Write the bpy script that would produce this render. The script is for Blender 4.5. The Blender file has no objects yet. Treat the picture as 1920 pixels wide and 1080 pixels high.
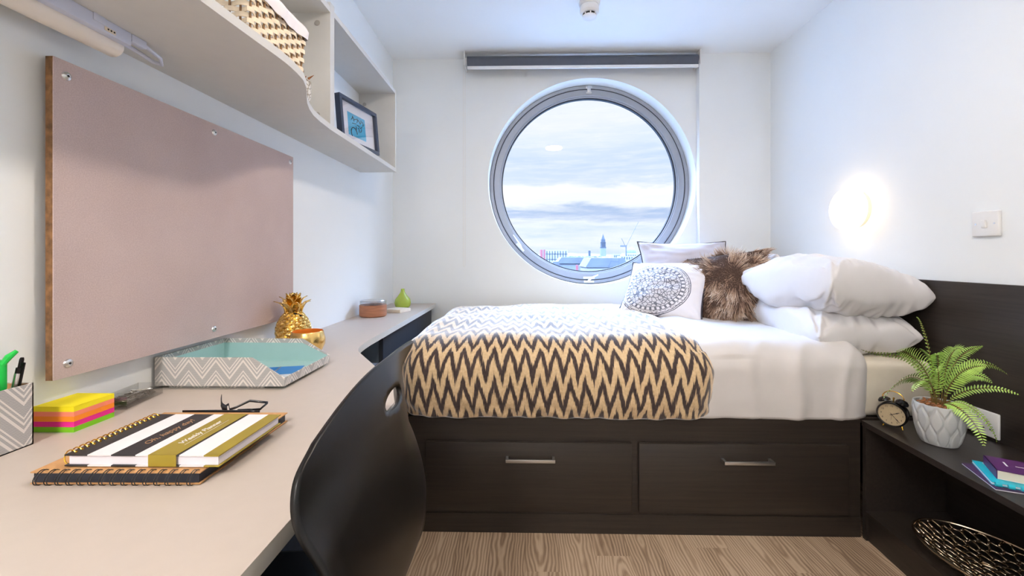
import bpy, bmesh, math, random
from math import pi, sin, cos, radians as R, sqrt
from mathutils import Vector, Matrix, noise, Euler
random.seed(7)
S = bpy.context.scene
COL = S.collection

# ---------------------------------------------------------------- camera, exposure
cam_d = bpy.data.cameras.new('camera'); cam = bpy.data.objects.new('camera', cam_d); COL.objects.link(cam)
cam.location = (0, 0, 1.07); cam.rotation_euler = (pi/2, 0, math.atan(.02))
cam_d.sensor_width = 36; cam_d.lens = 800/1920*36
cam_d.shift_x = -8/1920; cam_d.shift_y = -61/1920
cam_d.clip_start = .02; cam_d.clip_end = 9000
S.camera = cam
S.view_settings.view_transform = 'Standard'; S.view_settings.look = 'None'
S.view_settings.exposure = 0.54; S.view_settings.gamma = 1; S.view_settings.use_curve_mapping = False

def srgb(h):
    if isinstance(h, str):
        h = h.lstrip('#'); c = [int(h[i:i+2], 16)/255 for i in (0, 2, 4)]
    else: c = [v/255 for v in h]
    return tuple(v/12.92 if v <= .04045 else ((v+.055)/1.055)**2.4 for v in c) + (1,)

class G:
    """small node-graph writer"""
    def __init__(s, nt): s.nt = nt
    def n(s, t, ins=None, **kw):
        nd = s.nt.nodes.new(t)
        for k, v in kw.items(): setattr(nd, k, v)
        for k, v in (ins or {}).items(): s.put(nd.inputs[k], v)
        return nd
    def put(s, sock, v):
        if isinstance(v, bpy.types.NodeSocket): s.nt.links.new(v, sock)
        elif isinstance(v, bpy.types.Node): s.nt.links.new(v.outputs[0], sock)
        else: sock.default_value = v
    def m(s, op, a, b=0.0, c=0.0):
        nd = s.nt.nodes.new('ShaderNodeMath'); nd.operation = op
        for i, v in enumerate((a, b, c)): s.put(nd.inputs[i], v)
        return nd.outputs[0]
    def ramp(s, fac, stops, interp='LINEAR'):
        nd = s.nt.nodes.new('ShaderNodeValToRGB'); nd.color_ramp.interpolation = interp
        el = nd.color_ramp.elements
        while len(el) < len(stops): el.new(.5)
        for e, (p, c) in zip(el, stops): e.position = p; e.color = c
        s.put(nd.inputs[0], fac); return nd.outputs[0]
    def mix(s, f, a, b, bt='MIX'):
        nd = s.nt.nodes.new('ShaderNodeMix'); nd.data_type = 'RGBA'; nd.blend_type = bt
        s.put(nd.inputs[0], f); s.put(nd.inputs[6], a); s.put(nd.inputs[7], b); return nd.outputs[2]
    def sep(s, v):
        nd = s.nt.nodes.new('ShaderNodeSeparateXYZ'); s.put(nd.inputs[0], v); return nd.outputs
    def comb(s, x, y, z):
        nd = s.nt.nodes.new('ShaderNodeCombineXYZ')
        for i, v in enumerate((x, y, z)): s.put(nd.inputs[i], v)
        return nd.outputs[0]
    def noise(s, vec, scale, detail=3, rough=.5, dist=0):
        nd = s.n('ShaderNodeTexNoise', {'Scale': scale, 'Detail': detail, 'Roughness': rough, 'Distortion': dist})
        s.put(nd.inputs['Vector'], vec); return nd.outputs[0]
    def map(s, vec, scale=(1, 1, 1), loc=(0, 0, 0), rot=(0, 0, 0)):
        nd = s.n('ShaderNodeMapping', {'Scale': scale, 'Location': loc, 'Rotation': rot}); s.put(nd.inputs[0], vec); return nd.outputs[0]
    def tc(s, o='Object'): return s.nt.nodes.new('ShaderNodeTexCoord').outputs[o]
    def bump(s, h, strength=.2, dist=.002):
        nd = s.n('ShaderNodeBump', {'Strength': strength, 'Distance': dist, 'Height': h}); return nd.outputs[0]

# ---------------------------------------------------------------- sky
W = bpy.data.worlds.new('sky'); S.world = W; W.use_nodes = True
g = G(W.node_tree); W.node_tree.nodes.clear()
d = g.sep(g.tc('Generated'))
vec = g.tc('Generated')
az = g.m('DIVIDE', d[0], g.m('MAXIMUM', d[1], .15))
cv = g.comb(g.m('MULTIPLY', az, 3.2), g.m('MULTIPLY', d[2], 17.0), 0.0)
n1 = g.noise(cv, 1.6, 6, .58, .3)
n2 = g.noise(g.map(cv, (1.5, 3.0, 1), (3.1, 1.7, 0)), 2.2, 6, .6, .2)
zz = g.m('ADD', d[2], g.m('MULTIPLY', g.m('SUBTRACT', n1, .5), .10))
def zs(z): return (z+.1)/.6
sky = g.ramp(g.m('DIVIDE', g.m('ADD', zz, .1), .6), [
    (zs(-.1), srgb((205, 216, 226))), (zs(0.0), srgb((214, 232, 248))), (zs(.03), srgb((238, 246, 253))), (zs(.055), srgb((212, 230, 250))),
    (zs(.072), srgb((236, 245, 253))), (zs(.088), srgb((190, 209, 240))), (zs(.105), srgb((178, 201, 236))), (zs(.122), srgb((243, 249, 254))),
    (zs(.152), srgb((252, 253, 254))), (zs(.168), srgb((214, 229, 251))), (zs(.21), srgb((205, 224, 252))), (zs(.255), srgb((224, 236, 253))),
    (zs(.30), srgb((238, 243, 251))), (zs(.45), srgb((228, 237, 250)))])
sky = g.mix(g.m('MULTIPLY', g.m('SUBTRACT', n2, .44), 1.7), sky, srgb((252, 253, 255)))
up = g.n('ShaderNodeMapRange', {'From Min': .37, 'From Max': .62, 'To Min': .76, 'To Max': 30.0}); up.interpolation_type = 'SMOOTHSTEP'; g.put(up.inputs[0], d[2])
sky = g.mix(g.m('MULTIPLY', g.m('SUBTRACT', up.outputs[0], .76), .034), sky, srgb((172, 206, 255)))
bg = g.n('ShaderNodeBackground', {'Color': sky, 'Strength': up.outputs[0]})
g.put(g.n('ShaderNodeOutputWorld').inputs[0], bg)

# ---------------------------------------------------------------- materials
def new_mat(name):
    m = bpy.data.materials.new(name); m.use_nodes = True; nt = m.node_tree; nt.nodes.clear()
    gg = G(nt); p = gg.n('ShaderNodeBsdfPrincipled'); o = gg.n('ShaderNodeOutputMaterial'); gg.put(o.inputs[0], p)
    return m, gg, p
def M(name, col, rough=.5, metal=0, var=.06, scale=30, bump=0, bscale=None, stretch=(1, 1, 1), **kw):
    m, gg, p = new_mat(name); c = srgb(col)
    v = gg.map(gg.tc(), stretch); n = gg.noise(v, scale, 4)
    dark = tuple(x*(1-var) for x in c[:3])+(1,); lite = tuple(min(1, x*(1+var)) for x in c[:3])+(1,)
    gg.put(p.inputs['Base Color'], gg.ramp(n, [(.3, dark), (.7, lite)]))
    p.inputs['Roughness'].default_value = rough; p.inputs['Metallic'].default_value = metal
    if bump: gg.put(p.inputs['Normal'], gg.bump(gg.noise(v, bscale or scale*4, 3), bump, .001))
    for k, x in kw.items(): p.inputs[k.replace('_', ' ')].default_value = x
    return m

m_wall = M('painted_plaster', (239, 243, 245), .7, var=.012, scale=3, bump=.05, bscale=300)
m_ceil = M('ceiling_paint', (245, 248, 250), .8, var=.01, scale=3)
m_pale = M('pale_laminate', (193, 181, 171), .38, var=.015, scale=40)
m_edge = M('pale_laminate_edge', (214, 212, 206), .45, var=.015)
m_shelf = M('grey_white_laminate', (212, 211, 208), .42, var=.015, scale=30)
m_cap = M('grey_cam_cap', (170, 166, 162), .5)
m_white = M('white_plastic', (236, 236, 236), .3, var=.01)
m_offwhite = M('off_white_plastic', (228, 222, 212), .45, var=.01)
m_black = M('black_plastic', (7, 6, 6), .38, var=.2, scale=60, bump=.06, bscale=900, Specular_IOR_Level=.32)
m_blackgloss = M('black_enamel', (14, 13, 16), .2)
m_blackcard = M('black_card', (44, 42, 46), .5)
m_chrome = M('brushed_steel', (200, 200, 200), .28, 1, stretch=(1, 20, 20))
m_screw = M('screw_steel', (215, 215, 215), .3, 1)
m_goldm = M('polished_gold', (234, 200, 124), .18, 1, var=.05)
m_goldh = M('hammered_gold', (234, 198, 126), .24, 1, bump=.5, bscale=90)
m_goldin = M('copper_lining', (232, 140, 48), .5, .4)
m_brass = M('brass_wire', (206, 160, 60), .25, 1)
m_wire = M('black_wire', (28, 27, 28), .35)
m_frame = M('grey_window_aluminium', (158, 162, 170), .4, .1, var=.02)
m_gasket = M('black_rubber', (22, 26, 36), .6)
m_blindf = M('charcoal_blind_fabric', (84, 88, 98), .7, var=.04, bump=.1)
m_sheet = M('white_cotton', (212, 208, 207), .75, var=.01, bump=.12, bscale=1200, Sheen_Weight=.2)
m_mattress = M('cream_mattress_ticking', (228, 219, 202), .8, var=.03, bump=.2)
m_pillow = M('white_pillow_cotton', (218, 216, 218), .75, var=.01, bump=.12, bscale=1100, Sheen_Weight=.2)
m_lilac = M('pale_lilac_velvet', (206, 202, 212), .6, var=.03, bump=.1, Sheen_Weight=.5)
m_piping = M('dark_piping', (46, 42, 52), .6)
m_teal = M('pale_teal_lining', (160, 197, 196), .55, var=.02)
m_kraft = M('kraft_board', (196, 148, 98), .65, var=.07, scale=120)
m_paper = M('white_paper', (232, 228, 236), .7, var=.02, scale=3, stretch=(1, 1, 300))
m_navy = M('black_page_block', (36, 40, 52), .6, var=.2, stretch=(1, 1, 300))
m_whitecard = M('white_card', (236, 232, 234), .5, var=.01)
m_olivegold = M('olive_gold_foil', (166, 146, 52), .38, .25, var=.04)
m_rosegold = M('rose_gold_print', (188, 146, 104), .4, .4)
m_ribbon = M('black_satin_ribbon', (22, 22, 30), .3)
m_blue = M('blue_cover', (34, 118, 186), .5, var=.03)
m_green = M('green_plastic', (22, 190, 72), .35)
m_pink = M('magenta_plastic', (214, 30, 130), .35)
m_limevase = M('lime_green_glaze', (166, 186, 70), .15, var=.08, scale=12)
m_walnut = M('walnut_wood', (168, 112, 82), .5, var=.22, scale=14, stretch=(1, 1, 9))
m_glaze = M('grey_ceramic_glaze', (190, 192, 192), .38, var=.06, scale=9)
m_soil = M('bark_chips', (150, 98, 60), .9, var=.5, scale=160, bump=1, bscale=140)
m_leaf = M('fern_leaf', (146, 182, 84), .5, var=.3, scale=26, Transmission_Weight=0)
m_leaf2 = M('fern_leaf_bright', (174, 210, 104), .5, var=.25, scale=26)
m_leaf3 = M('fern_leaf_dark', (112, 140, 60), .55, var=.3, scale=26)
m_stem = M('fern_stem', (112, 92, 46), .6)
m_purple = M('purple_cover', (88, 44, 98), .4, var=.05)
m_purpled = M('dark_purple_cover', (64, 34, 74), .45, var=.05)
m_tealbook = M('turquoise_cover', (20, 172, 190), .4, var=.05)
m_orange = M('orange_print', (236, 96, 60), .5)
m_dishm = M('gunmetal_dish', (206, 186, 160), .2, 1, var=.1)
m_dial = M('cream_dial', (226, 206, 168), .5, var=.03)
m_mount = M('white_mount_card', (232, 230, 238), .6, var=.01)
m_framed = M('dark_slate_frame', (52, 62, 84), .35, var=.05)
m_print = M('blue_print', (64, 178, 220), .5, var=.12, scale=30)
m_ink = M('black_ink', (26, 28, 40), .6)
m_liner = M('white_cotton_liner', (232, 228, 232), .8, var=.02, bump=.2)
m_wicker = M('pale_wicker', (244, 226, 200), .55, var=.12, scale=50)
m_wicker2 = M('wicker_stake', (150, 116, 80), .6, var=.1)
m_strip = M('lamp_body_white', (206, 210, 226), .4, var=.01)
m_diff = M('strip_lamp_diffuser', (236, 228, 218), .35, var=.01)
m_socketin = M('socket_slot_black', (14, 14, 14), .6)
m_cream = M('cream_card', (226, 214, 196), .6, var=.05)

def wood_mat(name, dark, lite, rough, axis):
    m, gg, p = new_mat(name)
    st = {'x': (1.2, 45, 45), 'y': (45, 1.2, 45), 'z': (45, 45, 1.2)}[axis]
    v = gg.map(gg.tc(), st); a = gg.noise(v, 2.0, 6, .65, .4); b = gg.noise(gg.map(gg.tc(), tuple(q*4 for q in st)), 3, 3)
    f = gg.m('ADD', gg.m('MULTIPLY', a, .75), gg.m('MULTIPLY', b, .25))
    gg.put(p.inputs['Base Color'], gg.ramp(f, [(.3, srgb(dark)), (.68, srgb(lite))]))
    p.inputs['Roughness'].default_value = rough
    gg.put(p.inputs['Normal'], gg.bump(f, .12, .0008)); return m
m_wenge = wood_mat('dark_wenge_laminate', (29, 24, 21), (50, 42, 36), .45, 'x')
m_wengey = wood_mat('dark_wenge_laminate_deep', (29, 25, 23), (52, 45, 41), .32, 'y')
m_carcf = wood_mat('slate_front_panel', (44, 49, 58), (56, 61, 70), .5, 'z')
m_carcs = wood_mat('side_panel_lit_tone', (96, 112, 128), (110, 126, 142), .5, 'z')  # lighter than the front panel: lamp light on this side put into the colour
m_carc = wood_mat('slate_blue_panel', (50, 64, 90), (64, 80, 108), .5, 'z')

def floor_mat():
    m, gg, p = new_mat('oak_plank_vinyl')
    o = gg.sep(gg.tc()); x, y = o[0], o[1]
    pw = .125
    k = gg.m('FLOOR', gg.m('DIVIDE', x, pw))
    off = gg.n('ShaderNodeTexWhiteNoise', {}, noise_dimensions='1D'); gg.put(off.inputs['W'], k)
    row = off.outputs[0]
    yy = gg.m('ADD', y, gg.m('MULTIPLY', row, 3.7))
    k2 = gg.m('FLOOR', gg.m('DIVIDE', yy, 1.2))
    w2 = gg.n('ShaderNodeTexWhiteNoise', {}, noise_dimensions='2D'); gg.put(w2.inputs['Vector'], gg.comb(k, k2, 0.0)); pid = w2.outputs[0]
    fx = gg.m('SUBTRACT', gg.m('FRACT', gg.m('DIVIDE', x, pw)), .5)
    lx = gg.m('MULTIPLY', fx, pw)
    # cathedral grain: rings of a tilted trunk
    wob = gg.noise(gg.comb(gg.m('MULTIPLY', x, 5.0), gg.m('MULTIPLY', yy, 1.6), gg.m('MULTIPLY', pid, 40.0)), 1.6, 3, .5)
    cx = gg.m('MULTIPLY', gg.m('SUBTRACT', pid, .5), .10)
    dx = gg.m('SUBTRACT', lx, cx)
    dy = gg.m('MULTIPLY', gg.m('SUBTRACT', gg.m('FRACT', gg.m('DIVIDE', yy, 1.2)), .5), .05)
    rad = gg.m('SQRT', gg.m('ADD', gg.m('MULTIPLY', dx, dx), gg.m('MULTIPLY', dy, dy)))
    rings = gg.m('SINE', gg.m('ADD', gg.m('MULTIPLY', rad, 620.0), gg.m('MULTIPLY', wob, 40.0)))
    fine = gg.noise(gg.comb(gg.m('MULTIPLY', x, 160.0), gg.m('MULTIPLY', yy, 3.0), pid), 2.0, 5, .65)
    tone = gg.noise(gg.comb(gg.m('MULTIPLY', x, 14.0), gg.m('MULTIPLY', yy, 1.0), pid), 2.0, 3, .5)
    f = gg.m('ADD', gg.m('MULTIPLY', rings, .15), gg.m('ADD', gg.m('MULTIPLY', fine, .5), gg.m('ADD', gg.m('MULTIPLY', tone, .35), gg.m('MULTIPLY', pid, .22))))
    c = gg.ramp(f, [(.28, srgb((122, 100, 80))), (.5, srgb((164, 140, 116))), (.72, srgb((194, 172, 148)))])
    seam = gg.m('GREATER_THAN', gg.m('ABSOLUTE', fx), .493)
    c = gg.mix(gg.m('MULTIPLY', seam, .35), c, srgb((92, 72, 54)))
    gg.put(p.inputs['Base Color'], c); p.inputs['Roughness'].default_value = .5
    gg.put(p.inputs['Normal'], gg.bump(fine, .08, .001)); return m
m_floor = floor_mat()

def board_mat():
    m, gg, p = new_mat('pin_board_felt')
    n = gg.noise(gg.tc(), 420, 3, .7); n2 = gg.noise(gg.tc(), 6, 3)
    f = gg.m('ADD', gg.m('MULTIPLY', n, .7), gg.m('MULTIPLY', n2, .3))
    gg.put(p.inputs['Base Color'], gg.ramp(f, [(.3, srgb((182, 162, 159))), (.7, srgb((208, 189, 186)))]))
    p.inputs['Roughness'].default_value = .95; gg.put(p.inputs['Normal'], gg.bump(n, .3, .001)); return m
m_board = board_mat()
m_boardedge = M('fibreboard_edge', (122, 88, 56), .9, var=.45, scale=60, bump=.6, bscale=120)

def tri(gg, u, period):      # triangle wave 0..1
    return gg.m('ABSOLUTE', gg.m('SUBTRACT', gg.m('MULTIPLY', gg.m('FRACT', gg.m('DIVIDE', u, period)), 2.0), 1.0))

def chevron_mat():
    m, gg, p = new_mat('grey_chevron_paper')
    uv = gg.sep(gg.tc('UV')); u, v = uv[0], uv[1]
    t = tri(gg, u, .066)
    w = gg.m('ADD', v, gg.m('MULTIPLY', t, .042))
    b = gg.m('FRACT', gg.m('DIVIDE', w, .046))
    s1 = gg.m('LESS_THAN', b, .42)
    s2 = gg.m('MULTIPLY', gg.m('GREATER_THAN', b, .56), gg.m('LESS_THAN', b, .70))
    s3 = gg.m('MULTIPLY', gg.m('GREATER_THAN', b, .80), gg.m('LESS_THAN', b, .92))
    s = gg.m('MINIMUM', gg.m('ADD', s1, gg.m('ADD', s2, s3)), 1.0)
    hat = gg.m('GREATER_THAN', gg.m('FRACT', gg.m('ADD', gg.m('MULTIPLY', v, 420.0), gg.m('MULTIPLY', gg.noise(gg.tc('UV'), 60, 2), 1.5))), .24)
    grey = gg.mix(hat, srgb((208, 205, 202)), srgb((164, 162, 161)))
    gg.put(p.inputs['Base Color'], gg.mix(s, srgb((226, 220, 214)), grey)); p.inputs['Roughness'].default_value = .6
    return m
m_chev = chevron_mat()

def ikat_mat():
    m, gg, p = new_mat('ikat_fleece')
    uv = gg.sep(gg.tc('UV')); u, v = uv[0], uv[1]
    warp = gg.m('MULTIPLY', gg.m('SUBTRACT', gg.noise(gg.tc('UV'), 5.0, 2), .5), .035)
    uu = gg.m('ADD', u, warp)
    t = tri(gg, uu, .0575)
    feather = gg.noise(gg.comb(gg.m('MULTIPLY', u, 330.0), gg.m('MULTIPLY', v, 16.0), 0.0), 1.0, 4, .6)
    w = gg.m('ADD', v, gg.m('ADD', gg.m('MULTIPLY', t, .108), gg.m('MULTIPLY', feather, .085)))
    b = gg.m('FRACT', gg.m('DIVIDE', gg.m('ADD', w, .012), .126))
    k = gg.n('ShaderNodeMapRange', {'From Min': .19, 'From Max': .28, 'To Min': 0.0, 'To Max': 1.0}); gg.put(k.inputs[0], gg.m('ABSOLUTE', gg.m('SUBTRACT', b, .5)))
    tan = gg.ramp(gg.noise(gg.tc('UV'), 90, 4), [(.3, srgb((202, 172, 130))), (.7, srgb((222, 196, 156)))])
    dark = gg.ramp(gg.noise(gg.tc('UV'), 70, 3), [(.3, srgb((48, 35, 35))), (.7, srgb((70, 55, 53)))])
    gg.put(p.inputs['Base Color'], gg.mix(k.outputs[0], dark, tan))
    p.inputs['Roughness'].default_value = .8
    p.inputs['Sheen Weight'].default_value = 1.0; p.inputs['Sheen Roughness'].default_value = .35; p.inputs['Sheen Tint'].default_value = (1, 1, 1, 1)
    nb = gg.bump(gg.noise(gg.tc('UV'), 260, 4, .7), .35, .003); gg.put(p.inputs['Normal'], nb)
    sh_ = gg.n('ShaderNodeBsdfSheen', {'Color': (.55, .55, .57, 1), 'Roughness': .36, 'Normal': nb}); ad = gg.n('ShaderNodeAddShader')
    gg.put(ad.inputs[0], p); gg.put(ad.inputs[1], sh_); out = [q for q in m.node_tree.nodes if q.type == 'OUTPUT_MATERIAL'][0]; gg.put(out.inputs[0], ad.outputs[0]); return m
m_ikat = ikat_mat()

def medallion_mat():
    m, gg, p = new_mat('printed_medallion_cotton')
    uv = gg.sep(gg.tc('UV')); u = gg.m('SUBTRACT', uv[0], .42); v = gg.m('SUBTRACT', uv[1], .43)
    r = gg.m('SQRT', gg.m('ADD', gg.m('MULTIPLY', u, u), gg.m('MULTIPLY', v, v))); th = gg.m('ARCTAN2', v, u)
    r = gg.m('MULTIPLY', r, .78)
    inside = gg.m('LESS_THAN', r, .335)
    def ring(c, w): return gg.m('LESS_THAN', gg.m('ABSOLUTE', gg.m('SUBTRACT', r, c)), w)
    vor = gg.n('ShaderNodeTexVoronoi', {'Scale': 21.0}, feature='DISTANCE_TO_EDGE'); gg.put(vor.inputs['Vector'], gg.comb(u, v, 0.0))
    cells = gg.m('LESS_THAN', vor.outputs[0], .075)
    v2 = gg.n('ShaderNodeTexVoronoi', {'Scale': 9.0}, feature='F1'); gg.put(v2.inputs['Vector'], gg.comb(u, v, .4))
    swirl = gg.m('GREATER_THAN', gg.m('SINE', gg.m('MULTIPLY', v2.outputs[0], 130.0)), .55)
    dots = gg.m('MULTIPLY', gg.m('GREATER_THAN', gg.m('SINE', gg.m('MULTIPLY', th, 36.0)), .2), gg.m('LESS_THAN', gg.m('ABSOLUTE', gg.m('SUBTRACT', r, .27)), .014))
    core = gg.m('MULTIPLY', gg.m('MAXIMUM', cells, gg.m('MULTIPLY', swirl, .75)), gg.m('LESS_THAN', r, .245))
    band = gg.m('MULTIPLY', gg.m('GREATER_THAN', gg.noise(gg.comb(gg.m('MULTIPLY', th, 9.0), gg.m('MULTIPLY', r, 90.0), 0.0), 1.6, 3), .56), gg.m('MULTIPLY', gg.m('GREATER_THAN', r, .285), inside))
    ink = gg.m('MAXIMUM', gg.m('MAXIMUM', ring(.335, .004), ring(.32, .003)), gg.m('MAXIMUM', gg.m('MAXIMUM', ring(.252, .004), ring(.288, .003)), gg.m('MAXIMUM', dots, gg.m('MAXIMUM', core, band))))
    gg.put(p.inputs['Base Color'], gg.mix(gg.m('MULTIPLY', ink, .85), srgb((234, 232, 238)), srgb((54, 60, 82))))
    p.inputs['Roughness'].default_value = .75; return m
m_medal = medallion_mat()

def fur_mat():
    m, gg, p = new_mat('brown_fur')
    uv = gg.sep(gg.tc('UV'))
    a = gg.ramp(uv[1], [(0, srgb((118, 90, 72))), (.35, srgb((174, 142, 118))), (.7, srgb((216, 192, 170))), (1, srgb((240, 226, 214)))])
    b = gg.ramp(uv[1], [(0, srgb((72, 52, 43))), (.6, srgb((128, 98, 78))), (1, srgb((184, 150, 122)))])
    gg.put(p.inputs['Base Color'], gg.mix(uv[0], b, a)); p.inputs['Roughness'].default_value = .55
    return m
m_fur = fur_mat()

def glass_mat(name, tint, gl, rough=.02):
    m = bpy.data.materials.new(name); m.use_nodes = True; nt = m.node_tree; nt.nodes.clear(); gg = G(nt)
    t = gg.n('ShaderNodeBsdfTransparent', {'Color': tint}); s = gg.n('ShaderNodeBsdfGlossy', {'Roughness': rough})
    lw = gg.n('ShaderNodeLayerWeight', {'Blend': .5}); fr = gg.m('ADD', gg.m('MULTIPLY', gg.m('POWER', lw.outputs['Facing'], 4.0), .7), gl); mx = gg.n('ShaderNodeMixShader')
    gg.put(mx.inputs[0], fr); gg.put(mx.inputs[1], t); gg.put(mx.inputs[2], s); gg.put(gg.n('ShaderNodeOutputMaterial').inputs[0], mx); return m
m_glass = glass_mat('window_glass', (.985, .99, 1, 1), .02)
m_clear = glass_mat('clear_plastic', (.93, .93, .93, 1), .07, .08)
m_picglass = glass_mat('picture_glass', (.98, .98, .98, 1), .08, .01)

def emit_mat(name, col, strength):
    m, gg, p = new_mat(name); p.inputs['Base Color'].default_value = col; p.inputs['Emission Color'].default_value = col
    p.inputs['Emission Strength'].default_value = strength; return m
m_lampglow = emit_mat('lit_opal_glass', srgb((255, 226, 186)), 3.6)
m_ceilglow = emit_mat('lit_ceiling_diffuser', srgb((255, 238, 218)), 118.0)
m_fillglow = emit_mat('added_fill_panel_diffuser', srgb((255, 247, 240)), 48.0)

# ---------------------------------------------------------------- geometry helpers: each returns (verts, faces)
def box(x0, x1, y0, y1, z0, z1, bev=0.0, seg=2):
    bm = bmesh.new(); bmesh.ops.create_cube(bm, size=1)
    for v in bm.verts: v.co = Vector(((x0+x1)/2+v.co.x*(x1-x0), (y0+y1)/2+v.co.y*(y1-y0), (z0+z1)/2+v.co.z*(z1-z0)))
    if bev: bmesh.ops.bevel(bm, geom=list(bm.edges), offset=bev, segments=seg, profile=.5, affect='EDGES')
    bm.verts.index_update(); r = ([v.co.copy() for v in bm.verts], [[v.index for v in f.verts] for f in bm.faces]); bm.free(); return r
def lathe(prof, n=32, c=(0, 0, 0), sx=1, sy=1, closed=False, caps=True):
    V, F = [], []
    for r, z in prof:
        for i in range(n):
            a = 2*pi*i/n; V.append(Vector((c[0]+r*cos(a)*sx, c[1]+r*sin(a)*sy, c[2]+z)))
    m = len(prof)
    for j in range(m-1 if not closed else m):
        for i in range(n):
            k = (j+1) % m; F.append([j*n+i, j*n+(i+1) % n, k*n+(i+1) % n, k*n+i])
    if not closed and caps:
        if prof[0][0] > 1e-6: F.append(list(range(n))[::-1])
        if prof[-1][0] > 1e-6: F.append([(m-1)*n+i for i in range(n)])
    return V, F
def tube(pts, r, n=8, closed=False, flat=1.0):
    pts = [Vector(p) for p in pts]; V, F = [], []; m = len(pts); N = None
    for j, p in enumerate(pts):
        a = pts[(j-1) % m] if (closed or j > 0) else p; b = pts[(j+1) % m] if (closed or j < m-1) else p
        t = (b-a).normalized() if (b-a).length > 1e-9 else Vector((0, 0, 1))
        if N is None: N = t.orthogonal().normalized()
        N = (N-t*N.dot(t)); N = N.normalized() if N.length > 1e-9 else t.orthogonal().normalized()
        B = t.cross(N); rr = r[j] if isinstance(r, (list, tuple)) else r
        for i in range(n):
            q = 2*pi*i/n; V.append(p+N*cos(q)*rr+B*sin(q)*rr*flat)
    for j in range(m if closed else m-1):
        for i in range(n):
            k = (j+1) % m; F.append([j*n+i, j*n+(i+1) % n, k*n+(i+1) % n, k*n+i])
    if not closed: F.append(list(range(n))[::-1]); F.append([(m-1)*n+i for i in range(n)])
    return V, F
def prism(poly, z0, z1, ax='z'):
    n = len(poly); V = []
    for z in (z0, z1):
        for a, b in poly: V.append(Vector((a, b, z) if ax == 'z' else (a, z, b) if ax == 'y' else (z, a, b)))
    F = [list(range(n))[::-1], [n+i for i in range(n)]]+[[i, (i+1) % n, n+(i+1) % n, n+i] for i in range(n)]
    return V, F
def grid(nu, nv, fn):
    V = [Vector(fn(i/(nu-1), j/(nv-1))) for j in range(nv) for i in range(nu)]
    F = [[j*nu+i, j*nu+i+1, (j+1)*nu+i+1, (j+1)*nu+i] for j in range(nv-1) for i in range(nu-1)]
    return V, F
def cyl(c, r, h, ax='z', n=24, bev=0):
    pr = [(r, 0), (r, h)] if not bev else [(r-bev, 0), (r, bev), (r, h-bev), (r-bev, h)]
    V, F = lathe(pr, n)
    if ax == 'y': V = [Vector((v.x, v.z, -v.y)) for v in V]
    if ax == 'x': V = [Vector((v.z, v.x, v.y)) for v in V]
    return [v+Vector(c) for v in V], F
def join(*ps):
    V, F = [], []
    for v, f in ps:
        o = len(V); V += v; F += [[i+o for i in q] for q in f]
    return V, F
def xf(p, mat): return [mat @ v for v in p[0]], p[1]
def TR(loc=(0, 0, 0), rot=(0, 0, 0)): return Matrix.Translation(loc) @ Euler(rot).to_matrix().to_4x4()

def obj(name, geo, mat, parent=None, uv=None, sharp=.6, solid=0, sub=0, off=-1, fix=True):
    V, F = geo; me = bpy.data.meshes.new(name); me.from_pydata([tuple(v) for v in V], [], F)
    if fix:
        bm = bmesh.new(); bm.from_mesh(me); bmesh.ops.recalc_face_normals(bm, faces=bm.faces); bm.to_mesh(me); bm.free()
    for m in (mat if isinstance(mat, (list, tuple)) else [mat]): me.materials.append(m)
    if uv is not None:
        L = me.uv_layers.new(name='UVMap')
        for lp in me.loops: L.data[lp.index].uv = uv[lp.vertex_index]
    me.shade_smooth()
    if sharp: me.set_sharp_from_angle(angle=sharp)
    o = bpy.data.objects.new(name, me); COL.objects.link(o)
    if parent: o.parent = parent
    if sub:
        q = o.modifiers.new('sub', 'SUBSURF'); q.levels = q.render_levels = sub
    if solid:
        q = o.modifiers.new('solid', 'SOLIDIFY'); q.thickness = solid; q.offset = off
    return o
def tag(o, label, cat, group=None):
    o['label'] = label; o['category'] = cat
    if group: o['group'] = group
    return o
def thing(name, label, cat, loc=(0, 0, 0), rot=(0, 0, 0), group=None):
    o = bpy.data.objects.new(name, None); COL.objects.link(o); o.empty_display_size = .05
    o.location = loc; o.rotation_euler = rot; return tag(o, label, cat, group)
def struct(name, geo, mat, parent=None, **k):
    o = obj(name, geo, mat, parent, **k)
    if not parent: o['kind'] = 'structure'
    return o
def text(s, size, mat, name, parent, mw, shear=0.0, ext=.0002):
    cu = bpy.data.curves.new('txt', 'FONT'); cu.body = s; cu.size = size; cu.shear = shear; cu.extrude = ext; cu.align_x = 'CENTER'; cu.align_y = 'CENTER'
    to = bpy.data.objects.new('txt', cu); COL.objects.link(to); dg = bpy.context.evaluated_depsgraph_get()
    me = bpy.data.meshes.new_from_object(to.evaluated_get(dg)); bpy.data.objects.remove(to); bpy.data.curves.remove(cu)
    me.transform(mw); me.materials.clear(); me.materials.append(mat); me.name = name
    o = bpy.data.objects.new(name, me); COL.objects.link(o); o.parent = parent; return o

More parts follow.
